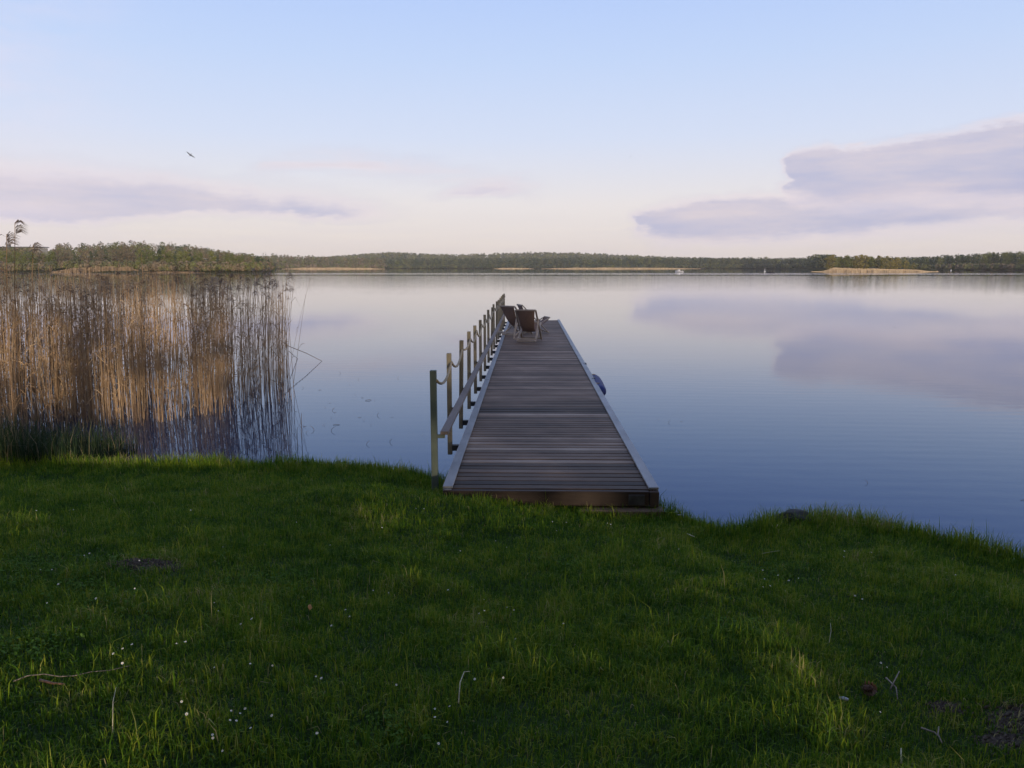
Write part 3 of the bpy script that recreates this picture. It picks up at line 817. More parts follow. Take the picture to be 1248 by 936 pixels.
# ------------------------------------------------------------------ deck chairs
def deckchair(loc, rz, label, recline=0.0):
    r = tag(empty('deck_chair', loc, rz), label, 'deck chair', 'folding deck chairs at the end of the jetty')
    hw = .285
    top = Vector((0, -.46, .90)); ffoot = Vector((0, .42, .015)); rfoot = Vector((0, -.40, .015)); ftop = Vector((0, .46, .50))
    def X(v, x): return Vector((x, v.y, v.z))
    for s_ in (-1, 1):
        m_ = MB(); m_.bar(X(ffoot, s_ * hw), X(top, s_ * hw), .028, .05, (1, 0, 0), .004); m_.build('back_rail', M['chairwood'], r)
        m_ = MB(); m_.bar(X(rfoot, s_ * (hw - .034)), X(ftop, s_ * (hw - .034)), .028, .05, (1, 0, 0), .004); m_.build('leg', M['chairwood'], r)
        m_ = MB(); m_.bar(X(top * .72 + ffoot * .28, s_ * (hw + .032)), Vector((s_ * (hw + .032), -.52, .10)), .024, .04, (1, 0, 0), .003); m_.build('prop', M['chairwood'], r)
    for nm, v, ww in (('top_bar', top, hw), ('front_bar', ftop, hw - .03), ('rear_foot_bar', rfoot + Vector((0, 0, .02)), hw - .03), ('front_foot_bar', ffoot + Vector((0, .0, .03)), hw)):
        m_ = MB(); m_.bar(X(v, -ww), X(v, ww), .03, .045, (0, 0, 1), .004); m_.build(nm, M['chairwood'], r)
    m_ = MB(); m_.bar(Vector((-hw - .03, -.52, .10)), Vector((hw + .03, -.52, .10)), .025, .035, (0, 0, 1), .003); m_.build('prop_bar', M['chairwood'], r)
    # canvas sling with thickness
    prof = []
    for k_ in range(15):
        t = k_ / 14
        p_ = (1 - t) ** 2 * Vector((0, top.y - .015, top.z + .01)) + 2 * t * (1 - t) * Vector((0, -.03, -.12)) + t * t * Vector((0, ftop.y + .01, ftop.z + .012))
        prof.append(p_)
    vs2, fs2 = [], []
    nxx = 7
    for off in (0, -.006):
        for i_row, p_ in enumerate(prof):
            for j in range(nxx):
                u = j / (nxx - 1) * 2 - 1
                tq = i_row / 14; wv = .262 - .075 * math.sin(math.pi * min(1, tq * 1.15))
                vs2.append((u * wv, p_.y, p_.z + off - .015 * (1 - u * u)))
    nn = len(prof) * nxx
    for i in range(len(prof) - 1):
        for j in range(nxx - 1):
            a = i * nxx + j
            fs2.append((a, a + 1, a + nxx + 1, a + nxx)); fs2.append((nn + a, nn + a + nxx, nn + a + nxx + 1, nn + a + 1))
        a = i * nxx; fs2.append((a, a + nxx, nn + a + nxx, nn + a)); a += nxx - 1; fs2.append((a, nn + a, nn + a + nxx, a + nxx))
    m_ = MB(); m_.add(vs2, fs2); m_.build('sling', M['canvas'], r, True)
    return r
deckchair((.015, 21.95, DECK + .016), R(-12), 'nearest folding deck chair seen from behind, brown canvas in a pale wooden frame')
deckchair((-.36, 24.0, DECK + .016), R(-38), 'folding deck chair with dark canvas beside the rope railing, left of the others')
deckchair((.16, 24.6, DECK + .016), R(-72), 'folding deck chair mostly hidden behind the nearest one, its frame end sticking up')

# blue fender on the right side
mb = MB(); pts, rad = [], []
for k_ in range(25):
    t = k_ / 24; pts.append((0, t * 2.1, .02 * math.sin(t * 3)))
    e = min(1, t / .10) if t < .5 else min(1, (1 - t) / .55)
    rad.append(.01 + .100 * math.sqrt(max(0, 1 - (1 - e) ** 2)))
mb.tube(pts, rad, 16)
fe = mb.build('dock_fender', M['fender'], None, True, loc=(XR + .028, 13.35, DECK - .085), rot=(0, 0, R(-1.0)))
tag(fe, 'dark blue rubber fender hanging along the right side of the jetty', 'fender')
for yy in (.35, 1.5):
    m2 = MB(); m2.tube([(-.06, yy, .13), (-.03, yy, .128), (0.0, yy, .126)], .008, 6); m2.build('lashing', M['rope'], fe)

# ------------------------------------------------------------------ boulder, cones, twigs, daisies
def blob(name, mat, r, seed, sc3, nseg=24, amp=.25):
    mb = MB(); rg = np.random.default_rng(seed); ph = rg.random(8) * 6
    vs2, fs2 = [], []
    nr = nseg // 2
    for i in range(nr + 1):
        th = math.pi * i / nr
        for j in range(nseg):
            f = 2 * math.pi * j / nseg
            d_ = Vector((math.sin(th) * math.cos(f), math.sin(th) * math.sin(f), math.cos(th)))
            k_ = 1 + amp * (.5 * math.sin(2.3 * d_.x + ph[0] + 2 * d_.z) + .35 * math.sin(4.1 * d_.y + ph[1] + 3 * d_.x) + .2 * math.sin(7 * d_.z + ph[2] + 5 * d_.y))
            vs2.append((d_.x * r * sc3[0] * k_, d_.y * r * sc3[1] * k_, d_.z * r * sc3[2] * k_))
    for i in range(nr):
        for j in range(nseg):
            j2 = (j + 1) % nseg
            fs2.append((i * nseg + j, (i + 1) * nseg + j, (i + 1) * nseg + j2, i * nseg + j2))
    mb.add(vs2, fs2)
    return mb.build(name, mat, None, True)
rk = blob('boulder', M['rock'], .130, 5, (1.15, .8, .62), 40, .32); p = at_z(973, 634, .3); rk.location = (p.x, p.y + .20, .245)
tag(rk, 'dark rounded boulder half hidden in the grass at the water edge', 'boulder')
pb = blob('pale_stone', M['pebble'], .016, 9, (1.3, .8, .5), 14); p = hit(1028, 859); pb.location = p + Vector((0, 0, .03)); pb.rotation_euler = (0, 0, -.5)
tag(pb, 'small pale stone lying in the grass left of the pine cone', 'stone')
for i, (px, py) in enumerate(((816, 629), (823, 632), (832, 630), (828, 635))):
    st_ = blob('shore_pebble', M['pebble'], .012 + .004 * (i % 3), 20 + i, (1.3, .9, .6), 10); st_.location = hit(px, py) + Vector((0, 0, .06))
    tag(st_, 'pale pebble in the grass beside the right corner of the jetty foot', 'pebble', 'pebbles beside the jetty foot')
# crumbs of earth on the bare patches
cv, cq = [], []
for c_, rx, ry in BARE:
    for _ in range(int(2600 * (rx + ry))):
        x_ = c_.x + rng.normal(0, rx * .55); y_ = c_.y + rng.normal(0, ry * .55); s_ = .003 + .011 * rng.random() ** 3
        z_ = float(ground_z(x_, y_)); o_ = len(cv); a_ = rng.random() * 6.28
        for t_ in range(4): cv.append((x_ + s_ * math.cos(a_ + t_ * 1.57), y_ + s_ * .8 * math.sin(a_ + t_ * 1.57), z_ + s_ * .2))
        cv.append((x_ + s_ * .2, y_, z_ + s_ * 1.2)); cv.append((x_, y_, z_ - s_))
        for t_ in range(4): cq += [(o_ + t_, o_ + (t_ + 1) % 4, o_ + 4), (o_ + (t_ + 1) % 4, o_ + t_, o_ + 5)]
tag(link('soil_crumbs', np_mesh('soil_crumbs', cv, None, cq, {'bare': np.ones(len(cv))}), M['soil']), 'loose crumbs of brown earth on the bare patches of the lawn', 'soil', kind='stuff')
# pine cone: scales round a spindle
mb = MB(); mb.tube([(0, 0, -.03), (0, 0, -.015), (0, 0, .01), (0, 0, .03)], [.006, .016, .015, .004], 8)
for k_ in range(60):
    t = k_ / 59; a = k_ * 2.39996; z_ = -.028 + .058 * t; rr = .021 * math.sin(math.pi * (.15 + .8 * t)) + .002
    c_ = Vector((math.cos(a) * rr, math.sin(a) * rr, z_)); o_u = Vector((math.cos(a), math.sin(a), .5)).normalized(); s_ = Vector((-math.sin(a), math.cos(a), 0))
    mb.add([c_ - s_ * .005, c_ + s_ * .005, c_ + s_ * .004 + o_u * .009, c_ - s_ * .004 + o_u * .009, c_ - Vector((0, 0, .004))], [(0, 1, 2, 3), (1, 0, 4), (0, 3, 4), (2, 1, 4), (3, 2, 4)], rng.random())
cn = mb.build('pine_cone', M['cone']); p = hit(1058, 850); cn.location = p + Vector((0, 0, .045)); cn.rotation_euler = (R(65), 0, .5); cn.scale = (1.1,) * 3
tag(cn, 'brown pine cone lying in the lawn at the lower right', 'pine cone')
def stick(name, pxs, rad, mat, label, cat, hgt=.04, branch=None):
    def pt(a):
        q = hit(a[0], a[1]); return q + Vector((0, 0, hgt if len(a) < 3 else a[2]))
    pts = [pt(a) for a in pxs]; o0 = pts[0].copy()
    mb = MB(); mb.tube([p_ - o0 for p_ in pts], [rad * (1 - .5 * i / max(1, len(pts) - 1)) for i in range(len(pts))], 6)
    if branch:
        bp = [pt(a) for a in branch]; mb.tube([p_ - o0 for p_ in bp], rad * .7, 6)
    return tag(mb.build(name, mat, None, True, loc=o0), label, cat)
stick('twig', [(1079, 839), (1091, 851), (1093, 866)], .0042, M['twig'], 'forked pale twig lying right of the pine cone', 'twig', .055, [(1095, 831), (1084, 853)])
stick('twig', [(1121, 900), (1138, 906), (1143, 911)], .004, M['twig'], 'grey crooked twig near the bare soil at the lower right corner', 'twig', .05, [(1143, 899), (1142, 908), (1147, 919)])
stick('straw', [(559, 871, .05), (561, 856, .09), (566, 845, .10), (573, 836, .07)], .0028, M['straw'], 'curved pale straw standing out of the lawn at bottom centre', 'straw')
stick('straw', [(837, 653, .02), (846, 667, .09)], .005, M['straw'], 'short pale straw leaning in the grass right of the jetty foot', 'straw')
stick('twig', [(18, 845), (35, 838), (55, 836), (74, 839), (92, 838), (112, 833), (135, 831), (160, 825)], .0024, M['twig'], 'long thin twig lying in the grass at the lower left', 'twig', .05)
stick('twig', [(50, 842), (66, 846), (80, 847)], .006, M['cone'], 'short reddish brown stick in the grass at the lower left', 'twig', .045)
stick('straw', [(138, 903, .03), (140, 884, .09), (144, 868, .10)], .0018, M['straw'], 'upright pale stalk in the lawn near the lower left corner', 'straw')
stick('straw', [(1098, 936, .02), (1097, 926, .05)], .0045, M['straw'], 'pale stub of straw at the bottom edge of the lawn', 'straw')
stick('straw', [(1010, 790, .03), (1012, 783, .07), (1011, 775, .08)], .0018, M['straw'], 'thin upright straw in the lawn above the pine cone', 'straw')
stick('straw', [(928, 679, .03), (945, 679, .05), (950, 677, .04)], .0022, M['straw'], 'pale straw lying flat in the grass below the boulder', 'straw')
mb = MB(); mb.add([(0, -.016, 0), (.013, 0, .004), (.008, .015, .002), (0, .022, .006), (-.010, .013, .002), (-.012, 0, .005), (0, .002, -.004)],
                  [(0, 1, 6), (1, 2, 6), (2, 3, 6), (3, 4, 6), (4, 5, 6), (5, 0, 6), (0, 5, 4, 3, 2, 1)])
lf = mb.build('fallen_leaf', M['leafdry']); lf.location = hit(378, 754) + Vector((0, 0, .06)); lf.rotation_euler = (.5, .3, .4)
tag(lf, 'small orange dead leaf lying on the lawn', 'leaf')

D1 = [(1072,70),(1193,148),(807,155),(326,176),(308,195),(490,326),(790,400),(776,365),(910,425),(913,432),(872,443),(480,520),(640,518),(673,521),(448,551),(414,566),(447,614),(777,609),(906,596),(987,619),(1162,648),(1143,657),(660,750),(678,783),(838,776),(870,778),(889,780),(856,806),(835,827),(908,836),(771,867),(773,884),(808,930),(984,782),(1147,863),(1198,447),(506,212),(268,20),(690,20),(135,28),(150,240),(190,238),(215,305),(350,350),(175,380)]
D2 = [(750,57),(800,62),(765,88),(258,10),(287,12),(948,70),(960,72),(136,88),(104,320),(160,323),(374,310),(503,350),(586,378),(611,392),(487,406),(505,405),(617,500),(5,400),(20,428),(790,443),(327,780),(327,795),(372,808),(380,755),(340,900),(1205,168),(470,660),(573,652),(188,678),(545,137),(418,165),(585,158)]
D3 = [(293,245),(300,267),(294,308),(320,298),(348,262),(385,277),(388,282),(422,270),(625,345),(651,358),(588,165),(586,185),(685,170),(988,259),(718,585),(740,597),(715,770),(1113,78),(234,75)]
daisies = [(a / 2.962, 620 + b / 2.962) for a, b in D1] + [(420 + a / 2.962, 620 + b / 2.962) for a, b in D2] + [(830 + a / 2.962, 620 + b / 2.962) for a, b in D3]
def daisy_proto():
    r = empty('daisy')
    m_ = MB()
    for k_ in range(13):
        a = 2 * math.pi * k_ / 13; dx, dy = math.cos(a), math.sin(a); sx_, sy_ = -dy, dx
        m_.add([(dx * .0025, dy * .0025, .0005), (dx * .007 + sx_ * .0018, dy * .007 + sy_ * .0018, .0022), (dx * .0105, dy * .0105, .003), (dx * .007 - sx_ * .0018, dy * .007 - sy_ * .0018, .0022),
                (dx * .007, dy * .007, .0012)], [(0, 1, 2, 3), (1, 0, 4), (2, 1, 4), (3, 2, 4), (0, 3, 4)])
    m_.build('petals', M['petal'], r)
    m_ = MB(); m_.tube([(0, 0, 0), (0, 0, .0022), (0, 0, .0036)], [.0034, .0030, .001], 8); m_.build('flower_centre', M['yolk'], r, True)
    m_ = MB(); m_.tube([(.006, .004, -.075), (.002, .001, -.03), (0, 0, 0)], .0009, 5); m_.build('stem', M['stemg'], r, True)
    return r
dp = daisy_proto()
for i, (px, py) in enumerate(daisies):
    o = dp if i == 0 else copy_tree(dp)
    p = hit(px, py + 5 * 3 / 3); o.location = p + Vector((0, 0, random.uniform(.055, .085)))
    o.rotation_euler = (R(random.uniform(5, 45)), R(random.uniform(-25, 25)), random.uniform(-.6, .6))
    s_ = random.uniform(.36, .60); o.scale = (s_,) * 3
    tag(o, 'tiny white daisy in the short lawn grass', 'daisy', 'daisies scattered over the lawn')

# ------------------------------------------------------------------ far land
def D_of(y): return HC * F / (y - 325.5)
S_px = [-2500, -700, 0, 170, 320, 331, 338, 420, 520, 700, 900, 970, 985, 1110, 1248, 1700, 3500]
S_D = [300, 330, 375, 345, 350, 380, 1050, 1180, 1260, 1200, 1150, 1020, 760, 690, 610, 520, 400]
H_px = [-2500, -600, 0, 60, 110, 150, 215, 260, 330, 337, 420, 500, 600, 700, 800, 900, 1000, 1100, 1170, 1248, 1700, 3500]
H_v = [20, 15, 12, 9.5, 9.5, 11.5, 10, 7.5, 4, 9, 7, 4, 5, 6, 5, 4, 3, 3, 5, 6.5, 12, 18]
def land_z(p, D):
    s = np.interp(p, S_px, S_D); hv = np.interp(p, H_px, H_v)
    d = D - s
    z = -1.5 + 2.3 * smooth(d / 12 + .5) + hv * smooth(d / 260)
    z = z + np.where(d > 0, 17 * np.exp(-((p - 655) / 150) ** 2) * smooth((D - 1600) / 500), 0)
    z = z + np.where(d > 0, 14 * np.exp(-((p - 475) / 60) ** 2) * smooth((D - 1500) / 400), 0)
    z = z + np.where(d > 0, 8 * smooth((D - 1700) / 600), 0)
    return z
azs = np.concatenate([np.linspace(-1.25, -.62, 60), np.linspace(-.615, .62, 420), np.linspace(.625, 1.25, 60)])
Ds = np.concatenate([np.linspace(290, 420, 34), np.linspace(430, 800, 34), np.linspace(820, 1400, 40), np.linspace(1450, 3200, 24)])
AZ, DD = np.meshgrid(azs, Ds)
PX = 644 + F * np.tan(AZ)
LZ = land_z(PX, DD)
LZ[-1] = -2
YY = DD / np.maximum(1.0, 1.0) ; XX = DD * np.tan(AZ)
ii = np.arange(AZ.size).reshape(AZ.shape)
q = np.stack([ii[:-1, :-1], ii[:-1, 1:], ii[1:, 1:], ii[1:, :-1]], -1).reshape(-1, 4)
tag(link('hills', np_mesh('hills', np.stack([XX, YY, LZ], -1).reshape(-1, 3), q, smooth=True), M['hill']), kind='structure')
def land_pt(px, D):
    return Vector(((px - 644) / F * D, D, float(land_z(np.array(px), np.array(D)))))

def crown_cloud(rg, n_clump, n_leaf, H, Wd, z0, leaf, cone=False):
    """leaf faces in clumps spread through the crown volume; returns quads and tint"""
    cs = []
    while len(cs) < n_clump:
        t = rg.random(); a = rg.random() * 6.28
        z_ = z0 + (H - z0) * t
        prof = (1 - t) ** .8 * (.35 + .65 * rg.random()) + .06 if cone else math.sqrt(max(0, 1 - (2 * t * .93 - .85) ** 2)) * (.35 + .75 * rg.random())
        rr = Wd / 2 * prof
        cs.append((math.cos(a) * rr, math.sin(a) * rr, z_))
    cs = np.array(cs); csz = (H - z0) * (.10 + .09 * rg.random(n_clump)) * (.6 if cone else 1)
    pick = np.repeat(np.arange(n_clump), n_leaf)
    m = len(pick)
    off = rg.normal(0, 1, (m, 3)); off /= np.linalg.norm(off, axis=1)[:, None]; off *= (rg.random(m) ** .45)[:, None] * csz[pick][:, None]
    off[:, 2] *= .75
    c = cs[pick] + off
    nrm = off / (np.linalg.norm(off, axis=1)[:, None] + 1e-6) + rg.normal(0, .38, (m, 3)); nrm /= np.linalg.norm(nrm, axis=1)[:, None]
    u = np.cross(nrm, rg.normal(0, 1, (m, 3))); u /= np.linalg.norm(u, axis=1)[:, None] + 1e-6
    v = np.cross(nrm, u); s_ = (leaf * (.6 + .8 * rg.random(m)))[:, None]
    V = np.stack([c - u * s_, c + v * s_ * .6, c + u * s_, c - v * s_ * .6], 1).reshape(-1, 3)
    tint = np.repeat(np.clip(rg.random(m) * .5 + rg.random(n_clump)[pick] * .5, 0, 1), 4)
    return V, np.arange(m * 4).reshape(-1, 4), tint
def trunk_mb(rg, H, r0, limbs):
    mb = MB(); mb.tube([(0, 0, -.5), (.02 * H * rg.normal(0, .3), 0, H * .35), (.02 * H * rg.normal(0, .5), .01 * H, H * .7), (0, .01 * H, H * .93)], [r0 * 1.25, r0, r0 * .6, r0 * .15], 7)
    for k_ in range(limbs):
        a = rg.random() * 6.28; z_ = H * (.3 + .5 * rg.random()); L_ = H * (.14 + .16 * rg.random())
        mb.tube([(0, 0, z_), (math.cos(a) * L_ * .5, math.sin(a) * L_ * .5, z_ + L_ * .35), (math.cos(a) * L_, math.sin(a) * L_, z_ + L_ * .8)], [r0 * .45, r0 * .3, r0 * .08], 5)
    return mb
def tree_proto(name, mat, seed, H, Wd, z0, n_clump, n_leaf, leaf, cone=False, limbs=6):
    rg = np.random.default_rng(seed)
    r = empty(name)
    V, Q, t = crown_cloud(rg, n_clump, n_leaf, H, Wd, z0, leaf, cone)
    link('crown', np_mesh('crown', V, Q, attrs={'tint': t}), mat, r)
    trunk_mb(rg, H, H * .016, limbs).build('trunk', M['bark'], r, True)
    return r
PROT = {}
def plant(kind, p, s, label, group, wide=1.0):
    lst, i = PROT[kind]; pr = lst[i % len(lst)]
    o = pr if i < len(lst) else copy_tree(pr)
    PROT[kind] = (lst, i + 1)
    o.location = p - Vector((0, 0, .1)); o.rotation_euler = (0, 0, random.uniform(0, 6.28)); o.scale = (s * wide, s * wide, s)
    tag(o, label, 'tree', group)
PROT['green'] = ([tree_proto('leafy_tree', M['green_crown'], 20 + i, 10, 5.2, .3, 30, 48, .22) for i in range(3)], 0)
PROT['brown'] = ([tree_proto('bare_tree', M['brown_crown'], 30 + i, 10, 6.0, .8, 36, 40, .18, limbs=10) for i in range(3)], 0)
PROT['pine'] = ([tree_proto('pine_tree', M['pine_crown'], 40 + i, 12, 4.6, .8, 34, 24, .30, True) for i in range(3)], 0)
PROT['gold'] = ([tree_proto('yellow_tree', M['gold_crown'], 50 + i, 8, 6.0, .6, 26, 30, .30) for i in range(2)], 0)
GL = 'trees along the left shore'
LAB = {'green': 'fresh green leafy tree in the row on the left shore, behind the reeds',
       'brown': 'bare brownish tree in the row on the left shore, behind the reeds',
       'pine': 'dark conifer between the paler trees on the left shore'}
px = -50.0
while px < 334:                                                  # front row of the left shore
    if 70 < px < 172:
        kd, D, h = ('brown' if random.random() < .8 else 'pine'), 430 + random.uniform(0, 30), random.uniform(7.5, 10.5)
    elif px < 70:
        kd, D, h = random.choice(['green', 'green', 'brown']), 385 + random.uniform(0, 30), random.uniform(8, 10)
    else:
        kd, D, h = random.choice(['green', 'green', 'green', 'pine', 'brown']), 358 + random.uniform(0, 25) + (25 if px > 322 else 0), random.uniform(8.0, 10.0) * (1 - .38 * max(0, (px - 235) / 100))
    plant(kd, land_pt(px, D), h / (12 if kd == 'pine' else 10), LAB[kd], GL + ', ' + {'green': 'leafy', 'brown': 'bare', 'pine': 'conifers'}[kd], random.uniform(.8, 1.15))
    px += random.uniform(4.5, 8.0)
# trees on the right: the sunlit spit and the wooded shore behind
for i in range(24):
    px = 1003 + i * 4.3 + random.uniform(-2, 2)
    D = 520 + random.uniform(0, 40); hh = np.interp(px, [1000, 1020, 1050, 1080, 1100], [9.0, 10.2, 9.5, 8, 5]) * random.uniform(.85, 1.05)
    p = land_pt(px, D); p.z = 0.9
    kd = 'gold' if random.random() < .6 else 'green'
    plant(kd, p, hh / (8 if kd == 'gold' else 10), 'sunlit yellow green tree on the reedy spit, right of the jetty' if kd == 'gold' else 'olive green tree among the yellowish ones on the reedy spit',
          'yellowish trees on the spit' if kd == 'gold' else 'olive trees on the spit', random.uniform(.9, 1.3))
px = 1108.0
while px < 1300:
    D = np.interp(px, S_px, S_D) + 14 + random.uniform(0, 30)
    kd = 'pine' if random.random() < .55 else 'green'
    hh = np.interp(px, [1108, 1140, 1180, 1300], [9.5, 11, 13, 15]) * random.uniform(.8, 1.05)
    plant(kd, land_pt(px, D), hh / (12 if kd == 'pine' else 10), 'tall dark pine on the wooded right hand shore' if kd == 'pine' else 'leafy green tree on the wooded right hand shore',
          'pines on the right shore' if kd == 'pine' else 'leafy trees on the right shore', random.uniform(.8, 1.1))
    px += random.uniform(4, 6.5)

def forest(name, label, items, leaf, per):
    """canopy of many far trees: items = (px, D, height, width, colour)"""
    VV, CC = [], []
    for px, D, h_, w_, c in items:
        p = land_pt(px, D)
        m = per
        t = rng.random(m); a = rng.random(m) * 6.28
        prof = np.sqrt(np.maximum(0, 1 - (2 * t * .92 - .84) ** 2)) * (.4 + .65 * rng.random(m))
        c3 = np.stack([p.x + np.cos(a) * w_ / 2 * prof, p.y + np.sin(a) * w_ / 2 * prof, p.z + h_ * (.12 + .88 * t)], 1)
        nrm = np.stack([np.cos(a), np.sin(a), t * 1.5 - .4], 1) + rng.normal(0, .35, (m, 3)); nrm /= np.linalg.norm(nrm, axis=1)[:, None]
        u = np.cross(nrm, rng.normal(0, 1, (m, 3))); u /= np.linalg.norm(u, axis=1)[:, None]; v = np.cross(nrm, u)
        s_ = (leaf * (.6 + .8 * rng.random(m)))[:, None]
        VV.append(np.stack([c3 - u * s_, c3 + v * s_ * .7, c3 + u * s_, c3 - v * s_ * .7], 1).reshape(-1, 3))
        CC.append(np.repeat(np.array(c)[None] * (.82 + .36 * rng.random(m))[:, None], 4, 0))
    V = np.concatenate(VV); Cc = np.concatenate(CC)
    me = np_mesh(name, V, np.arange(len(V)).reshape(-1, 4), colors={'col': Cc})
    return tag(link(name, me, M['forest']), label, 'forest', kind='stuff')
GREEN, BROWN, PINE, OLIVE = (.125, .135, .038), (.170, .132, .080), (.048, .066, .034), (.108, .110, .046)
it = []
for i in range(900):
    px = random.uniform(-250, 332); D = 420 + 330 * random.random() ** .9
    if D < 440 and 60 < px < 180: D += 30
    if -20 < px < 62 and D > 520: D = 560; px = random.choice([4, 14, 22, 29, 36, -8]) + random.uniform(-4, 4)
    it.append((px, D, random.uniform(7, 11) * (.66 if px < 70 else 1) * (1 - .45 * max(0, (px - 225) / 107)), random.uniform(5, 8), random.choice([BROWN, BROWN, OLIVE, GREEN, PINE, OLIVE])))
for i in range(420):
    px = random.uniform(-80, 334); s0 = float(np.interp(px, S_px, S_D)); it.append((px, s0 + (38 if 66 < px < 176 else 4) + random.uniform(0, 5), random.uniform(2.6, 4.6), random.uniform(3, 5), random.choice([BROWN, OLIVE, GREEN, BROWN, OLIVE])))
forest('hillside_wood', 'mixed brown and green wood climbing the low hill behind the left shore', it, .45, 90)
it = []
def far_col(px):
    k_ = random.random()
    if px < 470: return random.choice([OLIVE, GREEN, BROWN, BROWN, OLIVE])
    if 560 < px < 610 or 655 < px < 700: return PINE if k_ < .75 else OLIVE
    return PINE if k_ < .6 else (OLIVE if k_ < .85 else GREEN)
for i in range(2600):
    px = random.uniform(339, 1010); s = float(np.interp(px, S_px, S_D))
    D = max(s, 1060) + 14 + 170 * random.random() ** 1.5
    if px > 965: D = s + 14 + 60 * random.random()
    if i < 60: px = random.uniform(322, 340)
    h_ = random.uniform(11, 16) * (1.0 if px < 930 else .9)
    it.append((px, D, h_, random.uniform(6, 10), far_col(px)))
for i in range(900):
    px = random.uniform(339, 985); s0 = max(1050, float(np.interp(px, S_px, S_D))); it.append((px, s0 + 5 + random.uniform(0, 8), random.uniform(3, 7), random.uniform(5, 9), far_col(px)))
forest('far_wood', 'dark band of wood along the far shore across the middle of the lake', it, .9, 42)
it = []
for i in range(3000):
    px = random.uniform(380, 1150); D = 1550 + 900 * random.random()
    it.append((px, D, random.uniform(9, 14), random.uniform(9, 14), random.choice([OLIVE, GREEN, PINE, OLIVE])))
forest('hilltop_wood', 'hazy green wooded ridge rising behind the far shore', it, 1.9, 22)
it = []
for i in range(900):
    px = random.uniform(985, 1420); s = float(np.interp(px, S_px, S_D)); D = s + 45 + 180 * random.random()
    hh = float(np.interp(px, [985, 1040, 1110, 1170, 1420], [11, 11, 10, 11.5, 14]))
    it.append((px, D, hh * random.uniform(.8, 1.1), random.uniform(5, 9), random.choice([PINE, PINE, OLIVE, PINE, GREEN])))
for i in range(320):
    px = random.uniform(1095, 1420); s0 = float(np.interp(px, S_px, S_D)); it.append((px, s0 + 4 + random.uniform(0, 8), random.uniform(2.5, 5), random.uniform(4, 7), random.choice([OLIVE, OLIVE, BROWN, GREEN])))
forest('right_wood', 'dark green wood behind the right hand shore', it, .7, 50)

# pale reed belts along the far shores
def belt(name, label, segs, n_, h0):
    VV, TT = [], []
    tot = sum((b - a) * D for a, b, D, _, _, *_r in segs)
    for a, b, D, dd, hh, *tr in segs:
        m = max(30, int(n_ * (b - a) * D / tot))
        px = a + (b - a) * rng.random(m); Dm = D + dd * rng.random(m)
        t_ = np.minimum((px - a) / (b - a), (b - px) / (b - a)); env = (.2 + .8 * smooth(t_ * 4)) * (.7 + .6 * fbm(px * .09, Dm * .02))
        X_ = (px - 644) / F * Dm; h_ = hh * env * (.45 + .6 * rng.random(m)); w_ = .0006 * Dm * (.5 + rng.random(m))
        z0 = np.full(m, -.2)
        ln = rng.normal(0, .15, m)
        VV.append(np.stack([np.stack([X_ - w_, Dm, z0], 1), np.stack([X_ + w_, Dm, z0], 1), np.stack([X_ + w_ * .6 + ln, Dm, h_], 1), np.stack([X_ - w_ * .6 + ln, Dm + .1, h_], 1)], 1).reshape(-1, 3))
        TT.append(np.repeat((tr[0] + (tr[1] - tr[0]) * rng.random(m)) if tr else rng.random(m), 4))
    V = np.concatenate(VV)
    return tag(link(name, np_mesh(name, V, np.arange(len(V)).reshape(-1, 4), attrs={'tint': np.concatenate(TT)}), M['pale_reed']), label, 'reeds', kind='stuff')
belt('reed_belt', 'pale dry reeds in a thin line along the far shore', [(345, 470, 1040, 14, 1.7), (602, 650, 1150, 12, 1.2), (660, 850, 1130, 14, 1.6)], 5000, 2.4)
belt('spit_reeds', 'broad pale reed bed on the sunlit spit, right of the jetty', [(983, 1132, 424, 50, 1.2), (990, 1090, 426, 50, 1.6), (996, 1050, 430, 50, 1.9)], 16000, 2.6)
belt('left_shore_reeds', 'pale and brown reed line before the bare trees on the left shore', [(74, 174, 402, 10, 4.2, .5, 1), (62, 180, 357, 14, 2.6, -.9, .1), (-60, 68, 378, 10, 2.0, -1.3, -.4), (174, 250, 346, 5, .6, -.9, -.3)], 6000, 2.6)
# ground under the spit
sx_ = np.linspace(975, 1140, 60); sd_ = np.linspace(418, 700, 24)
SX, SD = np.meshgrid(sx_, sd_)
sz_ = -1.0 + 1.9 * smooth((SD - 418) / 30) * smooth((SX - 978) / 10) * smooth((1138 - SX) / 12)
ii = np.arange(SX.size).reshape(SX.shape); q = np.stack([ii[:-1, :-1], ii[:-1, 1:], ii[1:, 1:], ii[1:, :-1]], -1).reshape(-1, 4)
tag(link('spit', np_mesh('spit', np.stack([(SX - 644) / F * SD, SD, sz_], -1).reshape(-1, 3), q, smooth=True), M['hill']), kind='structure')

# long low building on the left hill
bp = land_pt(14, 640)
bl = tag(empty('flat_roofed_building', (bp.x, bp.y, bp.z)), 'long low building with a flat dark roof on the hill at the far left', 'building')
mb = MB(); mb.box((0, 0, 2.7), (54, 12, 5.4 + 1)); mb.build('wall', M['plaster'], bl)
rf = MB(); rf.box((0, 0, 6.55), (56, 13.5, .7), None, .1); ro = rf.build('roof', M['roofing'], bl)
rf = MB(); rf.box((-2, 0, 8.0), (2.6, 2.6, 2.2), None, .1); rf.build('chimney', M['roofing'], ro)
for i in range(13):
    m2 = MB(); m2.box((-24 + i * 4, -6.03, 4.2), (2.4, .12, 1.6)); m2.build('window', M['glass'], bl)

